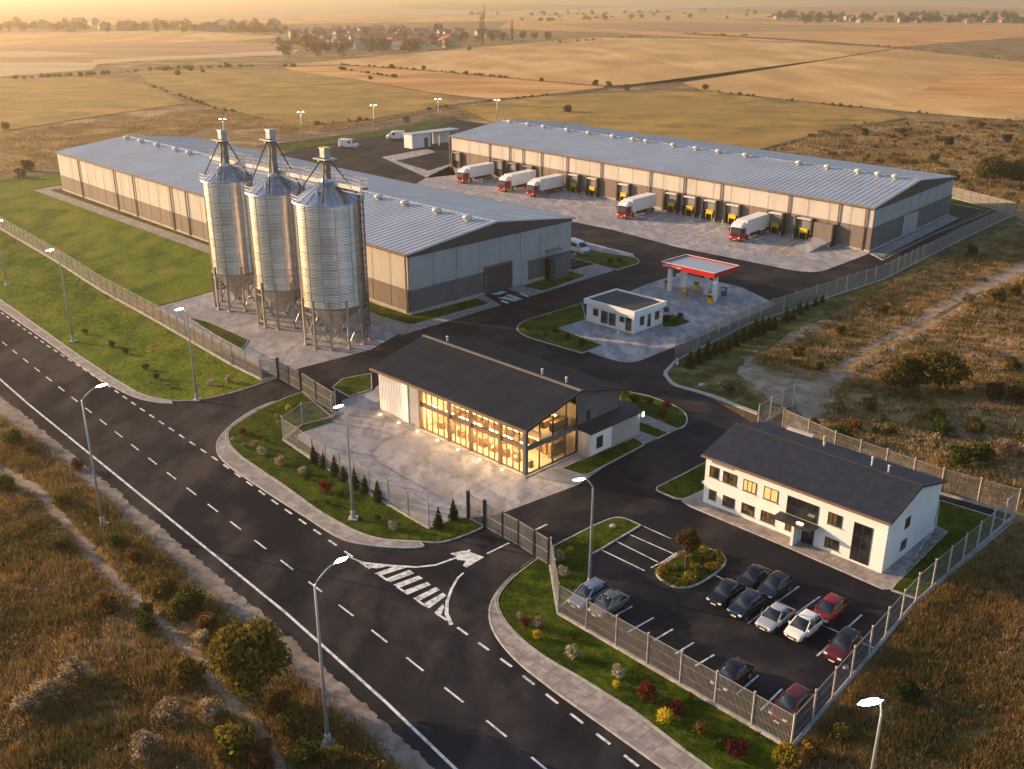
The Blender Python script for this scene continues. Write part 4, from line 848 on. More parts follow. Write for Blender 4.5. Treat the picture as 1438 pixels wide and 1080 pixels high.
fence('mesh_fence', 'short mesh fence by the end of the dirt track', [(1064, 600), (1113, 570)])
fence('mesh_fence', 'mesh fence with a row of young firs, rising from the kiosk road', [(948, 508), (1051, 456), (1241, 393), (1350, 337), (1425, 302)], step=.13, wire=.075, post='gate_metal')
fence('mesh_fence', 'mesh fence turning behind the near end of the dock warehouse', [(1425, 302), (1338, 279), (1270, 262)], step=.2, wire=.1, post='gate_metal')
fence('wire_fence', 'low wire fence with leaning post tops beyond the far end of the silo-side warehouse', [(-160, 276), (0, 256), (88, 244)], 2.2, 5.5, .35, .04, True)
fence('wire_fence', 'pale wire fence along the back of the yard, behind the parked white vans', [(360, 206), (430, 197), (525, 184), (600, 170), (645, 161)], 2.4, 5, .3, .06, True)
def gate(label, pts, post_at, fine=None):
    P = [G(*p) for p in pts]; o = P[0]
    e = empty('sliding_gate', o, 0, label, 'gate', 'sliding yard gates'); h = 2.75
    for i, (a, b) in enumerate(zip(P, P[1:])):
        a = a-o; b = b-o; d = b-a; dv = d.normalized(); m = MB(); c = int(d.length/.17)
        for k in range(c):
            q = a+dv*(k+.5)*d.length/c; m.bar(q+Vector((0, 0, .2)), q+Vector((0, 0, h-.08)), .075 if not fine or i not in fine else .03, .04, dv)
        for z in (.16, h*.5, h-.06): m.bar(a+dv*.05+Vector((0, 0, z)), b-dv*.05+Vector((0, 0, z)), .08, .09)
        m.build('gate_leaf', 'gate_metal', e)
    for i, p in enumerate(P):
        w = .18 if i in post_at else .09
        q = p-o; MB().box(q.x-w, q.y-w, .03, q.x+w, q.y+w, h+(.25 if i in post_at else .05)).build('gate_post', 'dark_metal', e)
    return e
gate('grey slatted sliding gate across the entrance beside the silo yard', [(392, 532), (407, 541), (424, 550), (445, 564), (470, 580)], (0, 2), (3,))
gate('dark slatted sliding gate across the entrance by the white road arrow', [(658, 728), (681, 741), (706, 755), (728, 767), (751, 782), (770, 794)], (0, 1), (0,))
g0 = G(368, 534); g1 = G(390, 531)
fence('wicket_gate', 'small mesh wicket beside the silo yard gate', [(368, 534), (390, 531)], 2.8, 2.2, .12, .03, cat='gate', group='none')['group'] = 'yard side gates'
# ================================================================== street lamps
def lamp(base, h, arm, label, reach=1.7, k=1., head=.82):
    e = empty('street_lamp', base, 0, label, 'street lamp', 'street lamps')
    a = Vector((*arm, 0)).normalized()
    m = MB(); pts = [(0, 0, .1), (0, 0, h*.5), (0, 0, h-.9)]+[tuple(a*reach*t+Vector((0, 0, h-.9+.9*math.sin(t*1.5)))) for t in (.12, .3, .55, .8, 1.)]
    m.tube(pts, [.15*k, .11*k, .075*k]+[.06*k]*5, 10); m.build('pole', 'pole_metal', e, True)
    m = MB(); m.box(-.45, -.45, 0, .45, .45, .16); m.lathe([(.24*k, .16), (.22*k, .9), (.15*k, .95)], 10); m.build('base', 'kerb', e)
    c = a*(reach+.55)+Vector((0, 0, h+.05)); b = Vector((-a.y, a.x, 0)); u = Vector((0, 0, 1)); m = MB(); rings = []
    for t in np.linspace(-1, 1, 7):
        w = math.sqrt(max(.02, 1-t*t)); rings.append([c+a*t*.72*head+b*math.cos(q)*.06*w*head+u*(math.sin(q)*.05*w+.09*w) for q in np.linspace(0, 2*math.pi, 10, endpoint=False)])
    m.loft(rings); hd = m.build('lamp_head', 'pole_metal', e, True)
    m = MB(); rings = []
    for t in np.linspace(-1, 1, 7):
        w = math.sqrt(max(.02, 1-t*t)); rings.append([c+a*t*.64*head+b*math.cos(q)*.20*w*head+u*(math.sin(q)*.11*w) for q in np.linspace(0, 2*math.pi, 10, endpoint=False)])
    m.loft(rings); m.build('lamp_lens', 'lamp_glow', hd, True)
    return e
V = (C2, C2); NV = (-C2, -C2)
def gl(px, py): p = G(px, py, .1); p.z = 0.1; return p
lamp(gl(145, 738), 14, V, 'tall street lamp beside the gravel verge, nearest to the dirt foot path', 1.5); lamp(gl(461, 1046), 13.7, V, 'tall street lamp at the near road edge, beside the big roadside bush', 1.6)
lamp(gl(103, 480), 14.0, NV, 'street lamp on the lawn outside the long fence, highest up the road', .5); lamp(gl(277, 562), 12.2, NV, 'street lamp at the corner of the silo yard entrance', .3)
lamp(gl(496, 729), 12.2, NV, 'street lamp on the lawn with the dark red round shrub', .3); lamp(gl(828, 825), 10.6, (-1, -.25), 'street lamp on the car park lawn behind the two parked cars by the fence', .7)
p = G(1240, 990, 13.3); lamp((p.x, p.y, 0), 13.6, (-1, -.25), 'street lamp in the dry grass beyond the lowest corner of the estate', .25, head=1.15)
p = G(-8, 306, 12); lamp((p.x, p.y, 0), 11.6, (1, -.3), 'street lamp by the fence at the far end of the roadside lawn', .6)
def mast(px, top, label):
    b = gl(*px); h = .2
    lo, hi = 2, 30
    for _ in range(30):
        mm = (lo+hi)/2
        if proj(Vector((b.x, b.y, mm)))[1] > top: lo = mm
        else: hi = mm
    h = lo; e = empty('yard_lamp', b, 0, label, 'yard lamp', 'yard lamps along the back fence')
    MB().tube([(0, 0, 0), (0, 0, h)], [.16, .09], 8).build('pole', 'pole_metal', e, True)
    m = MB(); m.bar((-.8, 0, h), (.8, 0, h), .1, .1); m.build('crossarm', 'pole_metal', e)
    for s in (-.8, .8):
        m = MB(); m.box(s-.26, -.2, h-.02, s+.26, .2, h+.16); m.build('lamp_head', 'lamp_glow', e, bevel=.05)
mast((316, 200), 168, 'yard lamp seen between the silo towers and the far fields'); mast((425, 197), 158, 'yard lamp at the back fence behind the middle silo tower'); mast((526, 188), 148, 'yard lamp at the back fence between the two white vans'); mast((616, 178), 140, 'yard lamp at the back fence behind the white store'); mast((698, 170), 141, 'yard lamp behind the far corner of the dock warehouse')
# ================================================================== vehicles
def section(x, zb, zt, w, wt=None, k=.16):
    wt = wt or w*.9
    return [Vector((x, s*a, z)) for s, a, z in ((-1, w*.86, zb), (-1, w, zb+k), (-1, w*1.02, (zb+zt)/2+.05), (-1, w*.98, zt-.05), (-1, wt*.97, zt+.01), (1, wt*.97, zt+.01), (1, w*.98, zt-.05), (1, w*1.02, (zb+zt)/2+.05), (1, w, zb+k), (1, w*.86, zb))]
def car(kind, paint, roofp=None, name='parked_car'):
    e = empty(name, (0, 0, 0))
    hood = {'sedan': .80, 'hatch': .84, 'suv': .98, 'estate': .84}[kind]; belt = hood+.10; top = {'sedan': 1.38, 'hatch': 1.46, 'suv': 1.62, 'estate': 1.48}[kind]
    L2 = 2.12 if kind != 'hatch' else 1.98; deck = {'sedan': .92, 'hatch': .98, 'suv': 1.08, 'estate': 1.0}[kind]
    zb = .24 if kind != 'suv' else .30
    prof = [(L2, .38, hood-.22, .66), (L2-.06, zb, hood-.12, .76), (L2-.35, zb, hood-.03, .84), (1.1, zb, hood+.04, .88), (.75, zb, belt, .89), (0, zb, belt+.01, .90), (-.9, zb, belt+.02, .90), (-1.5, zb, deck, .88), (-L2+.2, zb, deck-.03, .84), (-L2+.04, zb+.04, deck-.12, .77), (-L2, .40, deck-.25, .68)]
    b = MB().loft([section(x, z0, z1, w) for x, z0, z1, w in prof]).build('body', paint, e, True)
    sm = b.modifiers.new('smooth', 'SUBSURF'); sm.levels = sm.render_levels = 2
    fx, rx = 1.12, {'sedan': -1.75, 'hatch': -1.88, 'suv': -1.98, 'estate': -2.02}[kind]; ftx, rtx = .18, {'sedan': -.95, 'hatch': -1.35, 'suv': -1.5, 'estate': -1.62}[kind]
    def ring(z, f, r, w): return [Vector((f, -w*.9, z)), Vector((f-.25, -w, z)), Vector((r+.2, -w, z)), Vector((r, -w*.9, z)), Vector((r, w*.9, z)), Vector((r+.2, w, z)), Vector((f-.25, w, z)), Vector((f, w*.9, z))]
    MB().loft([ring(belt-.08, fx, rx, .82), ring((belt+top)/2, (fx*.45+ftx*.55), (rx*.45+rtx*.55), .75), ring(top-.03, ftx, rtx, .64)]).build('windows', 'car_glass', e, True, angle=50)
    r = MB(); r.loft([ring(top-.07, ftx+.06, rtx-.06, .655), ring(top, ftx-.08, rtx+.05, .60), ring(top+.02, ftx-.3, rtx+.3, .45)])
    for s in (-1, 1):
        for (xa, xb) in ((fx-.02, ftx+.02), (-.42, -.45), (rx+.03, rtx-.02)): r.bar((xa, s*.80, belt-.06), (xb, s*.635, top-.05), .09, .07)
    r.build('roof', roofp or paint, e, True, angle=35)
    for s in (-1, 1):
        MB().box(fx-.35, s*.86-.02, belt-.02, fx-.18, s*.86+.02+s*.14, belt+.12).build('wing_mirror', paint, e)
        MB().box(L2-.2, s*.60-.17, hood-.28, L2+.0, s*.60+.17, hood-.14).build('headlight', 'head_light', e, bevel=.03)
        MB().box(-L2-.0, s*.64-.14, deck-.30, -L2+.14, s*.64+.14, deck-.10).build('tail_light', 'tail_light', e, bevel=.03)
    MB().box(L2-.05, -.42, .40, L2+.02, .42, .56).build('grille', 'black_rubber', e); MB().box(L2+.02, -.25, .36, L2+.035, .25, .46).build('number_plate', 'plate', e); MB().box(-L2-.02, -.25, .50, -L2, .25, .6).build('number_plate', 'plate', e)
    for x in (1.28, -1.28):
        for s in (-1, 1):
            t = MB(); t.tube([(x, s*.70, .33), (x, s*.91, .33)], .33, 18); w = t.build('wheel', 'black_rubber', e, True, angle=40)
            q = MB(); q.tube([(x, s*.90, .33), (x, s*.925, .33)], .21, 12); q.build('rim', 'chrome', w)
    return e
cars = [('c1', 'estate', 'paint_steel', None, (826, 846), 'pale blue-grey estate car parked by the fence below the lamp post', 1), ('c2', 'sedan', 'paint_grey', None, (855, 858), 'grey-green saloon parked by the fence beside the pale blue estate', 1), ('c3', 'sedan', 'paint_black', None, (1018, 842), 'black saloon at the island end of the middle row', 1), ('c4', 'hatch', 'paint_navy', None, (1047, 860), 'dark blue hatchback in the middle row between the black and silver saloons', 1),
        ('c5', 'sedan', 'paint_silver', None, (1088, 877), 'silver car in the middle row beside the white one', 1), ('c6', 'hatch', 'paint_white', None, (1127, 891), 'white hatchback in the middle row', 1), ('c7', 'suv', 'paint_maroon', 'paint_black', (1183, 920), 'dark red off-roader with a black roof near the end fence', 1), ('c8', 'sedan', 'paint_black', None, (1057, 821), 'black saloon in the row nearest the office, beside the planted island', 1),
        ('c9', 'hatch', 'paint_navy', 'paint_black', (1086, 834), 'dark hatchback in the row nearest the office, second from the planted island', 1), ('c10', 'hatch', 'paint_red', None, (1163, 867), 'red hatchback standing alone in the row nearest the office', 1), ('c11', 'sedan', 'paint_black', None, (1027, 958), 'black saloon parked against the road fence', 1), ('c12', 'suv', 'paint_maroon', None, (1110, 1004), 'dark red car in the corner bay where the two fences meet', 1)]
for k, kind, pt, rp, q, lab, d in cars:
    e = car(kind, pt, rp); g = G(*q)
    e.location = (g.x, g.y, .045); e.rotation_euler = (0, 0, rad(225)+random.Random(k).uniform(-.04, .04)); e.scale = (.89, .94, 1.1); tag(e, lab, 'car', 'cars in the car park')
def van(kind, label):
    e = empty('white_van', (0, 0, 0)); H_ = 2.35
    prof = [(2.65, .45, .95, .78), (2.55, .32, 1.15, .90), (2.0, .32, 1.35, .97), (1.3, .32, 2.0, .95), (1.0, .32, H_-.08, .93), (.4, .32, H_, .93), (-2.3, .32, H_, .93), (-2.6, .36, H_-.1, .9), (-2.65, .5, H_-.4, .86)]
    MB().loft([section(x, a, b, w, w*.82) for x, a, b, w in prof]).build('body', 'trailer_white', e, True, angle=35)
    MB().add([(1.98, -.78, 1.38), (1.98, .78, 1.38), (1.22, .74, 2.10), (1.22, -.74, 2.10)], [(0, 1, 2, 3)]).build('windscreen', 'car_glass', e).location = (.06, 0, .04)
    for s in (-1, 1):
        m = MB(); y = s*.985; n = 4 if kind == 'bus' else 1
        for k in range(n): m.box(1.0-k*.9-.75, min(y-.01, y+.01), 1.35, 1.0-k*.9, max(y-.01, y+.01), 1.95)
        m.build('windows', 'car_glass', e)
        MB().box(2.5, s*.62-.18, .78, 2.66, s*.62+.18, 1.0).build('headlight', 'head_light', e); MB().box(-2.67, s*.8-.08, .9, -2.6, s*.8+.08, 1.5).build('tail_light', 'tail_light', e)
        MB().box(1.75, s*1.02-.1, 1.35, 1.85, s*1.02+.1, 1.65).build('wing_mirror', 'black_rubber', e)
        for x in (1.6, -1.6):
            t = MB(); t.tube([(x, s*.78, .36), (x, s*.98, .36)], .36, 16); w = t.build('wheel', 'black_rubber', e, True, angle=40); MB().tube([(x, s*.97, .36), (x, s*.995, .36)], .2, 10).build('rim', 'chrome', w)
    MB().box(2.6, -.6, .5, 2.69, .6, .75).build('grille', 'black_rubber', e); MB().box(-2.68, -.7, 1.35, -2.62, .7, 2.0).build('rear_window', 'car_glass', e)
    return e
e = van('bus', ''); g = G(811, 355); e.location = (g.x, g.y, .08); e.rotation_euler = (0, 0, rad(-58)); e.scale = (1.05,)*3; e.name = 'minibus'; tag(e, 'white minibus parked behind the near corner of the silo-side warehouse', 'minibus')
e = van('van', ''); g = G(490, 208); e.location = (g.x, g.y, .04); e.rotation_euler = (0, 0, rad(-20)); e.scale = (1.25,)*3; tag(e, 'white van standing alone on the asphalt of the back yard', 'van', 'white vans in the back yard')
e = van('van', ''); g = G(556, 196); e.location = (g.x, g.y, .04); e.rotation_euler = (0, 0, rad(190)); e.scale = (1.25,)*3; tag(e, 'white van by the back lawn beside the white store', 'van', 'white vans in the back yard')
def truck():
    e = empty('articulated_truck', (0, 0, 0))
    # cab: local +x is forward; the nose is at x = 0
    pr = [(0, .55), (0, 1.5), (-.10, 2.0), (-.38, 3.05), (-.75, 3.35), (-1.9, 3.55), (-2.1, 3.5), (-2.1, .55)]
    lo_ = [p for p in pr if p[1] < 2.6]+[]
    m = MB(); P = [(.0, .5), (.02, 1.1), (-.02, 1.75), (-2.1, 1.75), (-2.1, .5)]
    m.loft([[Vector((x-(.10 if abs(y) > 1.1 else 0)*(1 if x > -1 else 0), y, z)) for x, z in P] for y in (-1.25, -1.1, 1.1, 1.25)])
    P2 = [(-.03, 1.74), (-.36, 2.75), (-2.1, 2.75), (-2.1, 1.74)]
    m.loft([[Vector((x-(.08 if abs(y) > 1.1 else 0)*(1 if x > -1 else 0), y, z)) for x, z in P2] for y in (-1.24, -1.1, 1.1, 1.24)])
    m.build('cab', 'truck_red', e)
    P3 = [(-.34, 2.74), (-.42, 3.0), (-.8, 3.45), (-1.8, 3.85), (-2.1, 3.8), (-2.1, 2.74)]
    MB().loft([[Vector((x-(.12 if abs(y) > 1.0 else 0)*(1 if x > -1.9 else 0), y, z-(.1 if abs(y) > 1. and z > 3 else 0))) for x, z in P3] for y in (-1.24, -1.0, 1.0, 1.24)]).build('roof_fairing', 'trailer_white', e)
    MB().add([(.03, -1.06, 1.80), (.03, 1.06, 1.80), (-.29, 1.02, 2.74), (-.29, -1.02, 2.74)], [(0, 1, 2, 3)]).build('windscreen', 'car_glass', e)
    MB().box(-.32, -1.1, 2.72, -.22, 1.1, 2.86).build('sun_visor', 'black_rubber', e)
    for s in (-1, 1):
        MB().box(-1.35, s*1.25-.012, 1.85, -.45, s*1.25+.012, 2.6).build('side_window', 'car_glass', e)
        MB().box(-.02, s*.9-.22, .75, .05, s*.9+.22, 1.0).build('headlight', 'head_light', e)
        MB().box(-.4, s*1.42-.12, 1.9, -.28, s*1.42+.12, 2.6).build('wing_mirror', 'black_rubber', e)
    m = MB(); m.box(-.02, -.7, 1.05, .045, .7, 1.7); m.build('grille', 'chassis', e); MB().box(-.25, -1.25, .35, .1, 1.25, .68).build('bumper', 'truck_red', e, bevel=.05); MB().box(.1, -.26, .42, .115, .26, .54).build('number_plate', 'plate', e)
    tr = MB().box(-12.6, -1.28, 1.25, -2.6, 1.28, 4.05).build('trailer_box', 'trailer_white', e, bevel=.05)
    m = MB(); [m.box(-12.5+k*1.1, s*1.285-.015, 1.3, -12.46+k*1.1, s*1.285+.015, 4.0) for k in range(1, 9) for s in (-1, 1)]; m.build('box_rib', 'trailer_white', tr)
    MB().box(-12.62, -1.2, 1.3, -12.6, 1.2, 4.0).build('rear_door', 'chassis', tr)
    m = MB(); m.box(-12.4, -.5, .85, -.6, .5, 1.24); m.box(-8.6, -1.2, .5, -4.4, -1.1, 1.2); m.box(-8.6, 1.1, .5, -4.4, 1.2, 1.2); m.build('chassis', 'chassis', e)
    for x in (-.95, -3.4, -9.2, -10.4, -11.6):
        for s in (-1, 1):
            t = MB(); t.tube([(x, s*.85, .5), (x, s*1.24, .5)], .5, 16); w = t.build('wheel', 'black_rubber', e, True, angle=40); MB().tube([(x, s*1.22, .5), (x, s*1.26, .5)], .27, 10).build('rim', 'vent_metal', w)
    return e
tp = truck(); trs = [((646, 258), 'red-cabbed white truck at the far end of the docks, nearest to the white store'), ((704, 270), 'red-cabbed white truck second from the far end, close between two others'), ((744, 277), 'red-cabbed white truck third from the far end of the docks'), ((872, 308), 'red-cabbed white truck standing alone halfway along the docks'), ((1031, 340), 'red-cabbed white truck nearest to the yellow bay lines')]
for i, (q, lab) in enumerate(trs):
    e = tp if i == 0 else copy_tree(tp)
    g = G(*q); e.location = (g.x, g.y, .07); d = Vector(U(3.6, -46.5).xy).normalized(); e.rotation_euler = (0, 0, math.atan2(d.y, d.x)); e.scale = (1, 1.05, 1.03)
    tag(e, lab, 'truck', 'articulated trucks at the docks')
# small things standing about
def bollard(px, label):
    e = empty('white_bollard', G(*px), 0, label, 'bollard', 'white bollards'); m = MB(); m.lathe([(.16, .03), (.15, .9), (.10, 1.0), (.02, 1.02)], 10); m.build('shaft', 'white_trim', e, True, angle=40); MB().lathe([(.165, .62), (.165, .75)], 10, caps=False).build('band', 'grey_door', e)
bollard((868, 469), 'white post on the paving in front of the kiosk'); bollard((951, 513), 'white post at the road edge below the fir row'); bollard((586, 220), 'white post by the paved strip in front of the white store')
def stone(px, r, label, k=0):
    rn = random.Random(k); bm = bmesh.new(); bmesh.ops.create_icosphere(bm, subdivisions=2, radius=r)
    for v in bm.verts: v.co *= rn.uniform(.75, 1.15); v.co.z *= .6
    me = bpy.data.meshes.new('stone'); bm.to_mesh(me); bm.free(); o = obj('stone', me, 'kerb'); g = G(*px); o.location = (g.x, g.y, .15); tag(o, label, 'stone', 'pale stones on the lawns')
stone((860, 741), .35, 'pale stone on the lawn tip beside the empty parking bays', 1); stone((1187, 939), .28, 'pale stone on the asphalt near the end fence', 2); stone((985, 542), .4, 'pale stone on the worn lawn by the kiosk road', 3); stone((1270, 498), .4, 'pale stone in the meadow above the pair of round trees', 4)
# ================================================================== plants
def leaf_mesh(name, lobes, n, size, seed, m, stretch=1.):
    """many leaf-sized faces spread through ellipsoid lobes (centre, radii)"""
    rg = np.random.default_rng(seed); vol = np.array([l[1][0]*l[1][1]*l[1][2] for l in lobes])**.75; pick = rg.choice(len(lobes), n, p=vol/vol.sum())
    c = np.array([l[0] for l in lobes], float)[pick]; r = np.array([l[1] for l in lobes], float)[pick]
    d = rg.normal(size=(n, 3)); d /= np.linalg.norm(d, axis=1)[:, None]
    k = rg.random(n)**.42; wob = 1+.22*np.sin(d[:, 0]*7+seed)*np.sin(d[:, 1]*6+pick)*np.cos(d[:, 2]*5)
    p = c+d*r*(k*wob)[:, None]; p[:, 2] = np.maximum(p[:, 2], .02)
    a = rg.normal(size=(n, 3)); a /= np.linalg.norm(a, axis=1)[:, None]; a[:, 2] *= stretch; b = np.cross(a, d+rg.normal(size=(n, 3))*.5); b /= np.linalg.norm(b, axis=1)[:, None]+1e-6
    s = size*(.6+.8*rg.random(n))[:, None]
    v = np.stack([p-a*s*.5, p+b*s*.35, p+a*s*.5, p-b*s*.35], 1).reshape(-1, 3)
    me = bpy.data.meshes.new(name); me.vertices.add(4*n); me.vertices.foreach_set('co', v.ravel().astype(np.float32))
    me.loops.add(4*n); me.loops.foreach_set('vertex_index', np.arange(4*n, dtype=np.int32)); me.polygons.add(n)
    me.polygons.foreach_set('loop_start', np.arange(0, 4*n, 4, dtype=np.int32)); me.polygons.foreach_set('loop_total', np.full(n, 4, dtype=np.int32))
    me.update(); me.validate(); me.materials.append(MATS[m]); return me
def crown_lobes(h, w, seed, k=9):
    rn = random.Random(seed); out = [((0, 0, h*.62), (w*.36, w*.36, h*.30))]
    for i in range(k):
        a = rn.uniform(0, 6.28); q = rn.uniform(.35, .95)*w*.42; z = h*rn.uniform(.32, .86); s = rn.uniform(.16, .27)
        out.append(((math.cos(a)*q*(1.1-z/h*.5), math.sin(a)*q*(1.1-z/h*.5), z), (w*s, w*s, h*s*.8)))
    return out
def trunk_mb(h, r, seed, limbs=6):
    rn = random.Random(seed); m = MB(); m.tube([(0, 0, 0), (rn.uniform(-.1, .1), rn.uniform(-.1, .1), h*.3), (rn.uniform(-.2, .2), 0, h*.75)], [r, r*.75, r*.2], 8)
    for k in range(limbs):
        a = rn.uniform(0, 6.28); z = h*rn.uniform(.25, .5); l = h*rn.uniform(.2, .35); m.tube([(0, 0, z), (math.cos(a)*l*.6, math.sin(a)*l*.6, z+l*.5), (math.cos(a)*l, math.sin(a)*l, z+l)], [r*.45, r*.3, r*.08], 6)
    return m
MESH = {}
def plant(name, key, fol_name, mk, loc, label, cat, group=None, scale=1., yaw=None, trunk=None):
    """one plant: an Empty with its foliage (and trunk); copies share mesh data"""
    if key not in MESH: MESH[key] = (mk(), trunk() if trunk else None)
    fm, tm = MESH[key]; rn = random.Random(sum(map(ord, label))*31+int(loc[0]*10))
    if tm is None:
        o = obj(name, fm, None); o.location = loc; o.rotation_euler = (0, 0, rn.uniform(0, 6.28) if yaw is None else yaw); o.scale = (scale,)*3 if not isinstance(scale, tuple) else scale
        return tag(o, label, cat, group)
    e = empty(name, loc, rn.uniform(0, 6.28), label, cat, group); e.scale = (scale,)*3 if not isinstance(scale, tuple) else scale
    f = obj(fol_name, fm, None, e); t = obj('trunk', tm, 'bark', e); return e
def P0(x, y, z=.1): p = G(x, y); p.z = z; return p
# the big roadside bush, the island tree and the pair in the meadow
plant('roadside_tree', 'rt', 'crown', lambda: leaf_mesh('crown', crown_lobes(6.4, 7.0, 3, 13), 9000, .34, 3, 'leaf_olive'), P0(363, 992, 0), 'big olive-leaved tree between the road verge and the foot path', 'tree', trunk=lambda: trunk_mb(6, .22, 3).mesh('trunk'), scale=(.86, .86, 1.1))
plant('island_tree', 'it', 'crown', lambda: leaf_mesh('crown', [((a*.85, b*.85, 1.45+c*.72), (r[0]*.85, r[1]*.85, r[2]*.75)) for (a, b, c), r in crown_lobes(3.4, 3.0, 8, 10)], 2600, .20, 8, 'leaf_olive'), P0(962, 800, .14), 'small tree standing on the planted island in the car park', 'tree', trunk=lambda: trunk_mb(3.7, .10, 8).mesh('trunk'), scale=1.05)
plant('meadow_tree', 'mt1', 'crown', lambda: leaf_mesh('crown', crown_lobes(6.0, 8.0, 12, 12), 6000, .42, 12, 'leaf_olive'), P0(1319, 549, 0), 'larger and right-hand of the pair of round trees in the meadow', 'tree', trunk=lambda: trunk_mb(5, .2, 12).mesh('trunk'), scale=.98)
plant('meadow_tree', 'mt2', 'crown', lambda: leaf_mesh('crown', crown_lobes(5.0, 6.4, 17, 10), 4500, .40, 17, 'leaf_olive'), P0(1269, 545, 0), 'smaller and left-hand of the pair of round trees in the meadow', 'tree', trunk=lambda: trunk_mb(4, .18, 17).mesh('trunk'), scale=.95)
def bigbush(px, s, label): plant('meadow_tree', 'mt1', 'crown', None, P0(*px, 0), label, 'tree', scale=s)
bigbush((1391, 262), 1.45, 'round dark tree beyond the near end of the dock warehouse'); bigbush((1432, 264), 1.35, 'round dark tree at the right edge of the photo beyond the warehouse')
# island planting: low golden shrubs
rn = random.Random(5); spots = [(930, 808), (940, 820), (955, 822), (968, 815), (985, 806), (1000, 799), (1012, 790), (1000, 782), (985, 777), (970, 776), (978, 790), (944, 800), (935, 799), (992, 789), (960, 783), (1008, 783), (951, 812), (977, 800)]
for i, q in enumerate(spots):
    key = 'isl%d' % (i % 3); mm = ('leaf_gold', 'leaf_green', 'leaf_gold')[i % 3]
    plant('island_shrub', key, '', lambda: leaf_mesh('island_shrub', [((0, 0, .2), (.8, .8, .34)), ((.4, .2, .25), (.45, .5, .3))], 420, .15, 30+i, mm), P0(*q, .14), 'low golden-green shrub planted round the car park island tree', 'shrub', 'low shrubs on the car park island', scale=rn.uniform(.65, .95))
# garden shrubs on the lawns
def shrub_mesh(mm, seed): return lambda: leaf_mesh('garden_shrub', [((0, 0, .55), (.62, .62, .58)), ((.25, -.1, .8), (.38, .4, .36)), ((-.25, .2, .6), (.4, .36, .42))], 620, .15, seed, mm)
SH = [(405, 577, 'yellow', .8), (417, 577, 'dark', .9), (389, 588, 'pale', .6), (391, 596, 'yellow', .55), (341, 611, 'red', .95), (327, 620, 'pale', .5), (342, 628, 'pale', .55), (353, 615, 'green', .7), (358, 630, 'dry', 1.05), (368, 640, 'pale', 1.1), (394, 654, 'dry', 1.25), (425, 666, 'pale', .9), (432, 675, 'dark', 1.), (457, 692, 'red', 1.4), (476, 699, 'green', .95), (460, 710, 'green', .7), (530, 732, 'green', .8), (552, 745, 'pale', 1.0), (375, 622, 'green', .6),
      (738, 880, 'red', .85), (730, 870, 'pale', .6), (757, 882, 'dry', 1.0), (755, 898, 'yellow', .85), (802, 900, 'green', .8), (803, 924, 'pale', 1.15), (868, 952, 'pale', 1.1), (865, 966, 'yellow', .6), (908, 983, 'red', 1.55), (933, 1015, 'yellow', 1.2), (950, 1004, 'red', 1.15), (938, 997, 'green', 1.0), (985, 1034, 'olive', 1.35), (1035, 1064, 'red', 1.5), (1008, 1052, 'green', .7), (968, 985, 'green', .7),
      (801, 778, 'yellow', .8), (786, 788, 'dry', 1.1), (791, 810, 'pale', 1.1), (297, 542, 'pale', 1.0), (321, 537, 'dry', 1.), (158, 488, 'dark', 1.1), (177, 498, 'dark', 1.), (205, 520, 'red', 1.), (220, 533, 'dark', .9), (236, 545, 'dry', .8), (120, 470, 'olive', 1.),
      (891, 566, 'dark', 1.2), (912, 569, 'dark', 1.15), (936, 575, 'red', 1.2), (929, 588, 'red', 1.2), (877, 557, 'olive', 1.1), (900, 580, 'green', .8), (780, 470, 'dark', 1.1), (797, 478, 'dark', 1.1), (817, 486, 'dark', 1.2), (765, 466, 'dark', .8), (742, 465, 'dark', .8), (766, 473, 'green', .8), (936, 452, 'dark', 1.3), (947, 456, 'olive', 1.3), (955, 449, 'dark', 1.2), (1012, 550, 'dry', 1.5), (1025, 553, 'olive', 1.4), (857, 371, 'red', 1.2), (870, 369, 'green', 1.1)]
CW = dict(yellow='yellow-leaved', dark='dark green', pale='pale flowering', red='dark red', green='mid green', dry='tan-coloured', olive='olive green')
ZONE = [((300, 560, 600, 770), 'below the showroom yard fence'), ((690, 840, 1110, 1080), 'outside the car park fence'), ((770, 740, 830, 830), 'on the car park lawn'), ((100, 460, 330, 560), 'on the silo-side roadside lawn'), ((860, 540, 970, 610), 'behind the showroom annex'), ((720, 440, 860, 500), 'on the kiosk lawn'), ((900, 430, 990, 470), 'in the kiosk bed'), ((980, 520, 1080, 580), 'on the worn lawn by the fir row'), ((840, 340, 910, 385), 'on the lawn by the minibus')]
ORD = ['first', 'second', 'third', 'fourth', 'fifth', 'sixth', 'seventh', 'eighth', 'ninth', 'tenth', 'eleventh', 'twelfth', 'thirteenth', 'fourteenth', 'fifteenth', 'sixteenth', 'seventeenth', 'eighteenth', 'nineteenth', 'twentieth']
def zone(x, y): return next((z for (a, b, c, d), z in ZONE if a <= x <= c and b <= y <= d), 'on the lawn')
cnt = {}
for x, y, k, s in SH: cnt.setdefault((k, zone(x, y)), []).append(x)
for v_ in cnt.values(): v_.sort()
for i, (x, y, k, s) in enumerate(SH):
    z = zone(x, y); row = cnt[(k, z)]; lab = f"{'small ' if s < .75 else 'large ' if s > 1.3 else ''}{CW[k]} shrub {z}"
    if len(row) > 1: lab = f"{ORD[row.index(x)]} of the {CW[k]} shrubs {z}, from the left"
    plant('garden_shrub', 'gs_%s%d' % (k, i % 2), '', shrub_mesh('leaf_'+k, 50+i), P0(x, y, .1), lab, 'shrub', scale=s*.8)
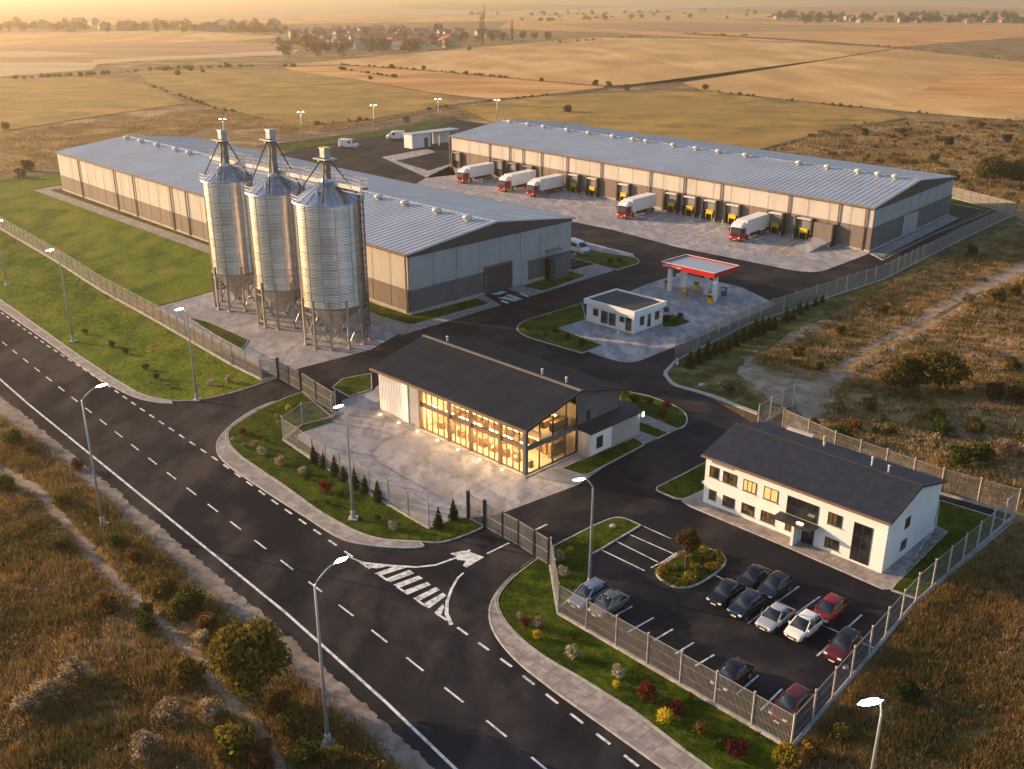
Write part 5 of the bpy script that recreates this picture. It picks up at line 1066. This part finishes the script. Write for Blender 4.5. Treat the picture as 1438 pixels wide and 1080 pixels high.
# clipped conifers
def conifer_mesh(h, w, n, size, seed, mm):
    def f():
        lobes = [((0, 0, h*t), (w*(1-t)*.95+.05, w*(1-t)*.95+.05, h*.11)) for t in np.linspace(.06, .94, 11)]
        return leaf_mesh('conifer', lobes, n, size, seed, mm)
    return f
CON = [(740, 448), (810, 483), (890, 533), (955, 574), (1035, 628), (1108, 664), (1200, 722)]
for i, (x, y) in enumerate(CON):
    plant('clipped_conifer', 'cc%d' % (i % 2), '', conifer_mesh(2.1, .62, 900, .16, 70+i, 'leaf_dark'), P0(297+x/5.136, 564+y/5.136, .1), f"{ORD[i]} small clipped conifer from the left along the showroom yard fence", 'conifer', 'clipped conifers by the yard fence', scale=(1.05, .95, 1.1, .9, 1.05, 1.0, 1.1)[i])
for (x, y), l in (((616, 742), 'clipped conifer at the end of the showroom yard fence'), ((637, 730), 'clipped conifer standing between the showroom yard fence and the slatted gate')):
    plant('clipped_conifer', 'cc0', '', None, P0(x, y, .1), l, 'conifer', 'clipped conifers by the yard fence', scale=1.05)
FIR = [(30, 470), (67, 450), (105, 432), (135, 417), (162, 406), (193, 396), (222, 381), (253, 362), (280, 352), (307, 337), (333, 325), (360, 312), (385, 305), (437, 276), (465, 268), (492, 247), (525, 225), (560, 212), (590, 196)]
for i, (x, y) in enumerate(FIR):
    plant('young_fir', 'yf%d' % (i % 3), '', conifer_mesh(2.5, .85, 520, .26, 90+i, 'leaf_dark'), P0(958+x/3, 360+y/3, .1), f"{ORD[i]} young fir from the kiosk road in the row along the mesh fence", 'fir tree', 'young firs along the fence', scale=(1.05, .95, 1.1, .85, .9, .8, .9, 1.05, .9, 1.2, 1.1, .9, .85, 1.0, .8, .95, .6, .6, .6)[i])
# wild bushes in the meadows: (px, py, kind, size)
WB = [(265, 862, 'green', 2.2), (232, 838, 'olive', 1.7), (248, 868, 'olive', 1.5), (292, 885, 'rust', 1.5), (262, 962, 'olive', 2.0), (330, 1062, 'olive', 2.3), (300, 1010, 'dry', 1.6), (104, 960, 'dry', 1.9), (66, 985, 'dry', 1.8), (40, 1000, 'dry', 1.5), (240, 1015, 'dry', 1.8), (205, 1062, 'dry', 1.7), (283, 905, 'dry', 1.2), (150, 858, 'rust', 1.5), (88, 775, 'dark', 1.2), (10, 690, 'green', 1.6), (20, 625, 'green', 1.7), (45, 640, 'olive', 1.3), (88, 712, 'olive', 1.4), (110, 660, 'rust', 1.2), (165, 770, 'green', 1.5), (190, 790, 'rust', 1.3), (205, 885, 'green', 1.4), (205, 865, 'green', 1.1), (410, 1030, 'olive', 1.6), (430, 1075, 'green', 1.6), (395, 1000, 'rust', 1.4), (470, 1075, 'olive', 1.3), (370, 1075, 'rust', 1.5),
      (1178, 622, 'green', 2.0), (1140, 606, 'olive', 1.6), (1315, 592, 'olive', 1.6), (1320, 610, 'green', 1.9), (1368, 608, 'olive', 1.8), (1375, 646, 'green', 2.0), (1345, 655, 'green', 2.2), (1410, 640, 'dry', 2.0), (1395, 560, 'rust', 2.0), (1425, 566, 'rust', 2.1), (1420, 520, 'olive', 1.8), (1364, 358, 'dark', 1.9), (1358, 428, 'dry', 2.1), (1400, 424, 'olive', 2.3), (1425, 415, 'olive', 1.8), (1215, 190, 'dark', 2.4), (1332, 204, 'dark', 2.6), (1414, 199, 'dark', 2.5), (1266, 189, 'olive', 2.4), (1310, 228, 'olive', 2.6), (1340, 253, 'olive', 2.4), (1376, 180, 'olive', 2.4), (1250, 610, 'olive', 1.2), (1200, 605, 'rust', 1.4), (1220, 575, 'rust', 1.5), (1180, 470, 'olive', 1.4), (1120, 500, 'olive', 1.5), (1150, 520, 'rust', 1.2), (1240, 440, 'olive', 1.4), (1103, 1076, 'gold', 1.5), (1140, 1066, 'rust', 1.4), (1275, 985, 'dark', 1.4), (1180, 1040, 'olive', 1.2),
      (40, 240, 'dark', 3.0), (30, 250, 'olive', 2.6), (268, 100, 'olive', 2.7), (285, 102, 'olive', 2.4), (146, 105, 'olive', 2.6), (113, 108, 'olive', 2.3), (8, 182, 'olive', 2.7), (318, 94, 'olive', 2.9), (232, 100, 'olive', 3.), (550, 96, 'olive', 2.9), (595, 98, 'olive', 2.7), (655, 105, 'olive', 2.4), (760, 115, 'olive', 2.3), (836, 120, 'olive', 3.0), (990, 126, 'olive', 2.7), (855, 122, 'olive', 2.9), (880, 127, 'olive', 3.1), (520, 112, 'olive', 2.3), (571, 172, 'olive', 2.4), (797, 158, 'olive', 3.2), (250, 106, 'olive', 3.3)]
KW = dict(CW, rust='rust-brown', gold='golden', dry='pale grey dry', olive='olive', green='green', dark='dark')
WZ = [((0, 560, 560, 1080), 'beside the foot path'), ((1090, 960, 1300, 1080), 'outside the lowest estate corner'), ((1090, 330, 1438, 700), 'beside the dirt track'), ((1180, 170, 1438, 260), 'beyond the dock warehouse'), ((0, 60, 1100, 260), 'on the far field edges')]
def wz(x, y): return next((z for (a, b, c, d), z in WZ if a <= x <= c and b <= y <= d), 'in the meadow')
cnt = {}
for x, y, k, s in WB: cnt.setdefault((k, wz(x, y)), []).append((x, y))
for v_ in cnt.values(): v_.sort()
for i, (x, y, k, s) in enumerate(WB):
    z = wz(x, y); row = cnt[(k, z)]; lab = f"wild {KW[k]} bush {z}"
    if len(row) > 1: lab = f"{ORD[row.index((x, y))]} of the wild {KW[k]} bushes {z}, from the left"
    mm = {'rust': 'leaf_rust', 'gold': 'leaf_gold'}.get(k, 'leaf_'+k)
    plant('wild_bush', 'wb_%s%d' % (k, i % 2), '', lambda: leaf_mesh('wild_bush', crown_lobes(1.15, 1.5, 200+i, 9)+[((0, 0, .25), (.6, .6, .3))], 1500, .13 if k != 'dry' else .10, 200+i, mm), P0(x, y, 0), lab, 'bush', scale=s)
# ------------------------------------------------------------------ dry grass, lawn tufts (nobody could count these)
def grass(name, pts, hh, wd, blades, spread, cols, seed, lean=.5):
    rg = np.random.default_rng(seed); n = len(pts); b = blades
    p = np.repeat(pts, b, 0); k = len(p); pt = .5+.5*np.sin(pts[:, 0]*.55+1.3*np.sin(pts[:, 1]*.41))*np.sin(pts[:, 1]*.6+1.1*np.sin(pts[:, 0]*.33)); hgt = np.repeat(hh*(.35+.9*pt+.6*rg.random(n)), b)*(.6+.6*rg.random(k))
    r = spread*np.sqrt(rg.random(k))*np.repeat(.6+.8*rg.random(n), b); a = rg.random(k)*6.283
    base = np.stack([p[:, 0]+r*np.cos(a), p[:, 1]+r*np.sin(a), p[:, 2]-.02], 1)
    t = rg.random(k)*6.283; dx = np.stack([np.cos(t), np.sin(t), 0*t], 1)*wd*(.6+.8*rg.random(k))[:, None]*.5
    tip = base+np.stack([np.cos(a)*lean*hgt*rg.random(k), np.sin(a)*lean*hgt*rg.random(k), hgt], 1)
    v = np.stack([base-dx, base+dx, tip+dx*.25, tip-dx*.25], 1).reshape(-1, 3)
    me = bpy.data.meshes.new(name); me.vertices.add(4*k); me.vertices.foreach_set('co', v.ravel().astype(np.float32)); me.loops.add(4*k); me.loops.foreach_set('vertex_index', np.arange(4*k, dtype=np.int32)); me.polygons.add(k)
    me.polygons.foreach_set('loop_start', np.arange(0, 4*k, 4, dtype=np.int32)); me.polygons.foreach_set('loop_total', np.full(k, 4, dtype=np.int32))
    cols = np.array(cols); cl = np.zeros((4*k, 4), np.float32); cl[:, 3] = 1
    # hue drifts over the ground in patches, with a little scatter from tuft to tuft
    f = .5+.5*np.sin(pts[:, 0]*.21+2*np.sin(pts[:, 1]*.13))*np.cos(pts[:, 1]*.17+1.7*np.sin(pts[:, 0]*.11)); f = np.clip(f+rg.normal(size=n)*.22, 0, .999)*(len(cols)-1)
    i0 = f.astype(int); w = (f-i0)[:, None]; c = cols[i0]*(1-w)+cols[np.minimum(i0+1, len(cols)-1)]*w; c = c*(.75+.5*rg.random(n))[:, None]
    cl[:, :3] = np.repeat(np.repeat(c, b, 0), 4, 0); at = me.color_attributes.new('tint', 'FLOAT_COLOR', 'POINT'); at.data.foreach_set('color', cl.ravel())
    me.update(); me.materials.append(MATS['blades']); o = obj(name, me, None); return tag(o, kind='stuff')
m_, n_, l_, b_ = M_new('blades'); MATS['blades'] = m_
at_ = n_.new('ShaderNodeAttribute'); at_.attribute_name = 'tint'; l_.new(at_.outputs['Color'], b_.inputs['Base Color']); b_.inputs['Roughness'].default_value = .9; b_.inputs['Specular IOR Level'].default_value = .1
t_ = n_.new('ShaderNodeBsdfTranslucent'); x_ = n_.new('ShaderNodeMixShader'); x_.inputs[0].default_value = .35; l_.new(at_.outputs['Color'], t_.inputs[0]); l_.new(b_.outputs[0], x_.inputs[1]); l_.new(t_.outputs[0], x_.inputs[2]); l_.new(x_.outputs[0], n_['Material Output'].inputs[0])
def scatter(px_poly, n, seed, avoid=(), z=0.):
    poly = [Vector(G(*q).xy) for q in px_poly]; av = [[Vector(G(*q).xy) for q in a] for a in avoid]; rg = random.Random(seed)
    x0, x1 = min(p.x for p in poly), max(p.x for p in poly); y0, y1 = min(p.y for p in poly), max(p.y for p in poly); out = []
    while len(out) < n:
        q = (rg.uniform(x0, x1), rg.uniform(y0, y1))
        cl_ = .5+.5*math.sin(q[0]*.8+1.7*math.sin(q[1]*.5))*math.sin(q[1]*.75+1.3*math.sin(q[0]*.45))
        if rg.random() < .25+cl_ and inside(q, poly) and not any(inside(q, a) for a in av): out.append((q[0], q[1], z))
    return np.array(out)
PATH = [(0, 648), (60, 684), (105, 735), (160, 800), (215, 850), (275, 910), (320, 965), (385, 1035), (420, 1100), (392, 1100), (362, 1040), (300, 975), (262, 925), (205, 866), (140, 806), (86, 740), (42, 695), (-20, 662)]
TRACK = [(1084, 625), (1108, 605), (1122, 580), (1085, 560), (1041, 520), (1050, 505), (1095, 532), (1150, 535), (1185, 508), (1240, 475), (1291, 448), (1350, 410), (1438, 366), (1510, 345), (1438, 384), (1362, 425), (1300, 463), (1245, 492), (1205, 515), (1172, 545), (1158, 562), (1150, 590), (1128, 640)]
DRY = [(.075, .078, .025), (.20, .145, .048), (.13, .12, .045), (.38, .205, .062), (.25, .19, .09), (.50, .29, .095), (.16, .135, .052), (.46, .33, .17)]
grass('dry_grass', scatter([(-30, 590), (0, 583), (64, 630), (146, 704), (222, 768), (283, 825), (343, 881), (489, 1006), (585, 1105), (-30, 1110)], 11500, 1, [PATH]), .50, .055, 9, .32, DRY, 1)
grass('dry_grass', scatter([(1120, 1062), (1290, 852), (1430, 735), (1470, 740), (1470, 1100), (1085, 1100)], 7500, 2), .45, .055, 9, .32, DRY, 2)
grass('dry_grass', scatter([(1070, 590), (1110, 560), (1060, 510), (1250, 400), (1445, 310), (1445, 722), (1320, 690)], 6500, 3, [TRACK]), .42, .10, 7, .5, DRY, 3)
grass('dry_grass', scatter([(1180, 175), (1445, 165), (1445, 298), (1340, 270), (1050, 225)], 4500, 4), .55, .22, 5, 1.2, DRY, 4)
grass('dry_grass', scatter([(-20, 190), (120, 172), (300, 156), (520, 172), (640, 150), (700, 160), (600, 168), (420, 190), (300, 178), (90, 235), (-20, 250)], 4000, 5), .55, .22, 5, 1.3, DRY[1:], 5)
LG = [(.028, .055, .003), (.050, .086, .005), (.078, .112, .007), (.115, .13, .012)]
lp = []
rg_ = random.Random(9)
for poly, z in LAWNS:
    ar = abs(sum(poly[i-1].x*poly[i].y-poly[i].x*poly[i-1].y for i in range(len(poly))))/2; cx_ = sum(p.x for p in poly)/len(poly); cy_ = sum(p.y for p in poly)/len(poly); d = math.hypot(cx_, cy_)
    if d > 175: continue
    x0, x1 = min(p.x for p in poly), max(p.x for p in poly); y0, y1 = min(p.y for p in poly), max(p.y for p in poly)
    want = int(ar*(14 if d < 110 else 5)); k = 0
    while k < want:
        q = (rg_.uniform(x0, x1), rg_.uniform(y0, y1))
        if inside(q, poly): lp.append((q[0], q[1], z)); k += 1
lp = np.array(lp)
grass('lawn_grass', lp, .11, .05, 5, .16, LG, 6, .8)
def undergrowth(px_poly, n, hmin, hmax, leaf, seed, mm, avoid=(), per=26):
    rg = random.Random(seed); pts = scatter(px_poly, n, seed, avoid); lobes = []
    for p in pts:
        h = rg.uniform(hmin, hmax); w = h*rg.uniform(.7, 1.5); lobes.append(((p[0], p[1], h*.4), (w, w*rg.uniform(.6, 1), h*.55)))
    return tag(obj('undergrowth', leaf_mesh('undergrowth', lobes, n*per, leaf, seed, mm), None), kind='stuff')
PSIDE = [(-20, 596), (0, 588), (63, 633), (144, 708), (219, 772), (340, 884), (486, 1010), (576, 1106), (420, 1110), (330, 960), (270, 900), (150, 780), (60, 675), (-20, 640)]
LFT = [(-30, 640), (60, 690), (130, 780), (260, 920), (380, 1060), (390, 1110), (-30, 1110)]
for i_, (mm, n_) in enumerate((('leaf_olive', 220), ('leaf_gold', 120), ('leaf_green', 150), ('leaf_rust', 140), ('leaf_dry', 90))): undergrowth(PSIDE, n_, .35, 1.15, .16, 500+i_, mm, [PATH])
for i_, (mm, n_) in enumerate((('leaf_olive', 230), ('leaf_rust', 330), ('leaf_dark', 120), ('leaf_dry', 170))): undergrowth(LFT, n_, .3, .9, .14, 510+i_, mm, [PATH])
RGT = [(1125, 1062), (1290, 854), (1430, 738), (1470, 740), (1470, 1100), (1100, 1100)]
for i_, (mm, n_) in enumerate((('leaf_olive', 120), ('leaf_rust', 150), ('leaf_dark', 80), ('leaf_dry', 110))): undergrowth(RGT, n_, .2, .6, .14, 520+i_, mm)
MDW = [(1080, 600), (1110, 560), (1060, 510), (1250, 400), (1445, 320), (1445, 720), (1320, 690)]
for i_, (mm, n_) in enumerate((('leaf_olive', 300), ('leaf_green', 200), ('leaf_dark', 90), ('leaf_dry', 260), ('leaf_gold', 120))): undergrowth(MDW, n_, .3, 1.0, .26, 530+i_, mm, [TRACK], 22)
BCK = [(1180, 178), (1445, 168), (1445, 296), (1340, 268), (1050, 222)]
for i_, (mm, n_) in enumerate((('leaf_olive', 160), ('leaf_dark', 90), ('leaf_rust', 140))): undergrowth(BCK, n_, .4, 1.4, .5, 540+i_, mm)
# scrub growing along field edges
def hedge(name, px, n, hh, seed, mm='leaf_olive', wd=2.):
    at, Ln = along(px, 0); rg = random.Random(seed); lobes = []
    for k in range(n):
        t = (k+rg.random())/n*Ln
        if math.sin(t*.05+seed)+math.sin(t*.017) < -.1 or rg.random() < .35: continue
        p, d = at(t); h = hh*rg.uniform(.25, .95); lobes.append(((p.x+rg.uniform(-wd, wd)*.5, p.y+rg.uniform(-wd, wd)*.5, h*.45), (h*.9, h*.9, h*.6)))
    o = obj(name, leaf_mesh(name, lobes, len(lobes)*34, hh*.42, seed, mm), None); return tag(o, kind='stuff')
for q in ([(850, 122), (960, 115), (1120, 90.5), (1262, 67.5), (1263, 69), (1120, 93), (960, 118), (850, 124.5)], [(500, 172), (640, 147), (760, 134.5), (850, 123), (850, 126), (760, 138), (640, 151), (500, 177)], [(960, 46), (1130, 56), (1262, 66.5), (1262, 68.5), (1130, 58.5), (960, 48)], [(1060, 209), (1170, 181), (1270, 165), (1270, 168), (1170, 185), (1060, 214)]):
    strip('ditch', q, .22, 'ditch', .8)
hedge('field_scrub', [(480, 91), (600, 99), (720, 110), (848, 121)], 90, 1.7, 1); hedge('field_scrub', [(848, 121), (960, 115), (1120, 91), (1262, 68)], 60, 1.3, 11); hedge('field_scrub', [(985, 127), (1130, 144), (1300, 160), (1438, 171)], 50, 1.4, 2); hedge('field_scrub', [(500, 172), (640, 148), (760, 135), (850, 124)], 80, 1.3, 3, 'leaf_dark')
hedge('field_scrub', [(1060, 210), (1170, 182), (1270, 166)], 40, 1.1, 4); hedge('field_scrub', [(960, 46), (1130, 57), (1262, 67)], 50, 2.0, 5); hedge('field_scrub', [(1262, 67), (1340, 77), (1438, 86)], 24, 1.5, 6); hedge('field_scrub', [(0, 112), (110, 106), (260, 96), (400, 92)], 80, 2.6, 7)
hedge('field_scrub', [(210, 120), (300, 152), (420, 178), (520, 168)], 70, 1.8, 8); hedge('field_scrub', [(390, 93), (480, 98), (560, 110)], 40, 2.6, 9, 'leaf_dark'); hedge('field_scrub', [(760, 62), (900, 52), (1060, 50)], 60, 3.0, 10)
# ------------------------------------------------------------------ the villages on the plain
HB = {}
def house(kind):
    rn = random.Random(kind); e = empty('village_house', (0, 0, 0)); w, d, h = rn.uniform(9, 14), rn.uniform(7, 9), rn.uniform(3.2, 5.2); r = rn.uniform(2.4, 3.4)
    wl = MB().loft([[Vector((x, y, z)) for y, z in ((-d/2, 0), (-d/2, h), (0, h+r-.1), (d/2, h), (d/2, 0))] for x in (-w/2, w/2)]).build('wall', 'house_wall', e)
    m = MB()
    for s in (-1, 1):
        q = [(-w/2-.4, s*(d/2+.5), h-.35), (w/2+.4, s*(d/2+.5), h-.35), (w/2+.4, 0, h+r), (-w/2-.4, 0, h+r)]; m.add(q+[(a, b, c+.25) for a, b, c in q], [(0, 1, 2, 3), (4, 5, 6, 7), (0, 1, 5, 4), (1, 2, 6, 5), (3, 0, 4, 7)])
    rf = m.build('roof', 'grey_tiles' if kind % 4 == 3 else 'red_tiles', e); MB().box(w*.2, -.4, h+r*.6, w*.2+.7, .4, h+r+1.).build('chimney', 'house_wall', rf)
    for x in (-w*.3, 0, w*.3): MB().box(x-.6, -d/2-.04, 1., x+.6, -d/2, 2.4).build('window', 'dark_pane', e)
    return e
rn = random.Random(21); hs = [house(k) for k in range(5)]; used = set()
def put_house(x, y, sc, label, group):
    k = rn.randrange(5); g = G(x, y)
    e = hs[k] if k not in used else copy_tree(hs[k]); used.add(k)
    e.location = (g.x, g.y, .3); e.rotation_euler = (0, 0, rn.uniform(-.6, .6)+(1.57 if rn.random() < .4 else 0)); e.scale = (sc,)*3; tag(e, label, 'house', group)
for i in range(80): put_house(rn.triangular(385, 680, 500), rn.uniform(44, 70), rn.uniform(.9, 1.3), 'small village house among trees in the hazy middle distance', 'houses of the nearer village')
for i in range(12): put_house(rn.uniform(630, 720), rn.uniform(48, 58), rn.uniform(.9, 1.2), 'small house by the two tall poplars at the village edge', 'houses by the poplars')
for i in range(16): put_house(rn.uniform(20, 390), rn.uniform(34, 46), rn.uniform(1.3, 1.9), 'pale house lost in the bright haze of the far left treeline', 'houses in the bright haze')
for i in range(34): put_house(rn.uniform(1085, 1440), rn.uniform(25, 33), rn.uniform(.9, 1.5), 'far house in the tree belt on the plain towards the right', 'houses in the far right tree belt')
def vtree(x, y, h, kind, label, group=None, name='village_tree'):
    key = 'vt_%s' % kind
    if kind == 'poplar': mk = lambda: leaf_mesh('crown', [((0, 0, z), (.13*(1-abs(z-.45)*1.2)+.02, .13*(1-abs(z-.45)*1.2)+.02, .10)) for z in np.linspace(.1, .95, 10)], 700, .035, 400, 'leaf_rust')
    else:
        sd = 400+len(kind)*7+ord(kind[-1]); mk = lambda: leaf_mesh('crown', [((a, b, c*.85), q) for (a, b, c), q in crown_lobes(1., 1.05, sd, 8)]+[((0, 0, .3), (.36, .36, .28))], 460, .085, sd, {'a': 'leaf_olive', 'b': 'leaf_green', 'c': 'leaf_rust', 'd': 'leaf_dark'}[kind[-1]])
    plant(name, key, 'crown', mk, P0(x, y, 0), label, 'tree', group, scale=h, trunk=lambda: MB().tube([(0, 0, 0), (0, 0, .5)], [.03, .015], 6).mesh('trunk'))
vtree(677, 62, 31, 'poplar', 'taller of the two poplars at the village edge', name='poplar_tree'); vtree(719, 58, 22, 'poplar', 'shorter of the two poplars at the village edge', name='poplar_tree'); vtree(680, 26, 26, 'poplar', 'far poplar behind the taller village poplar', name='poplar_tree')
for i in range(105): vtree(rn.triangular(370, 690, 540), rn.uniform(43, 74), rn.uniform(5, 12), 't'+rn.choice('abcdc'), 'round tree among the houses of the nearer village', 'trees of the nearer village')
for q in [(480, 80, 14), (537, 77, 16), (520, 74, 14), (575, 74, 15), (447, 80, 14), (616, 48, 17), (405, 82, 13), (430, 66, 15), (652, 58, 13), (690, 60, 13), (705, 58, 12), (735, 56, 12), (750, 56, 11), (770, 57, 12)]: vtree(q[0], q[1], q[2], 't'+rn.choice('abc'), 'large dark tree on the near edge of the village', 'large trees at the village edge')
for i in range(55): x = rn.uniform(0, 390); vtree(x, rn.uniform(36, 47), rn.uniform(8, 17), 't'+rn.choice('abcd'), 'tree fading into the bright haze of the far left treeline', 'trees in the bright haze')
for i in range(78): vtree(rn.uniform(1085, 1440), rn.uniform(24, 34), rn.uniform(11, 22), 't'+rn.choice('abdd'), 'tree of the far belt on the plain towards the right', 'trees in the far right belt')
for i in range(26): vtree(rn.uniform(690, 1080), rn.uniform(16, 30), rn.uniform(8, 15), 't'+rn.choice('abdd'), 'small dark tree in the far fields beyond the village', 'trees in the far fields')
hedge('distant_treeline', [(0, 38), (130, 41), (260, 42), (390, 45)], 150, 9., 31, 'leaf_olive', 14.); hedge('distant_treeline', [(390, 60), (460, 66), (560, 68), (640, 58)], 130, 5., 32, 'leaf_olive', 30.)
hedge('distant_treeline', [(400, 48), (500, 46), (620, 44), (700, 50)], 150, 6.5, 33, 'leaf_rust', 30.); hedge('distant_treeline', [(1080, 25), (1200, 27), (1320, 30), (1440, 31)], 170, 10., 34, 'leaf_dark', 30.)
hedge('distant_treeline', [(640, 20), (760, 22), (900, 18), (1000, 15)], 70, 8., 35, 'leaf_olive', 40.); hedge('distant_treeline', [(740, 30), (820, 28), (860, 24)], 30, 7., 36, 'leaf_dark', 20.)
# ================================================================== the air
hz = MB().box(-R-300, -300, -1, R+300, R+300, 62).build('haze', None) if False else None
me = MB().box(-R-300, -300, -1., R+300, R+300, 62.).mesh('haze'); hz = bpy.data.objects.new('haze', me); COL.objects.link(hz); hz['kind'] = 'stuff'
bm = bmesh.new(); bm.from_mesh(me); bmesh.ops.recalc_face_normals(bm, faces=bm.faces); bm.to_mesh(me); bm.free()
m = bpy.data.materials.new('haze'); m.use_nodes = True; n = m.node_tree.nodes; l = m.node_tree.links; n.remove(n['Principled BSDF'])
pv = n.new('ShaderNodeVolumePrincipled'); pv.inputs['Color'].default_value = (1, .81, .56, 1); pv.inputs['Density'].default_value = .00025; pv.inputs['Anisotropy'].default_value = .60
l.new(pv.outputs[0], n['Material Output'].inputs['Volume']); me.materials.append(m)
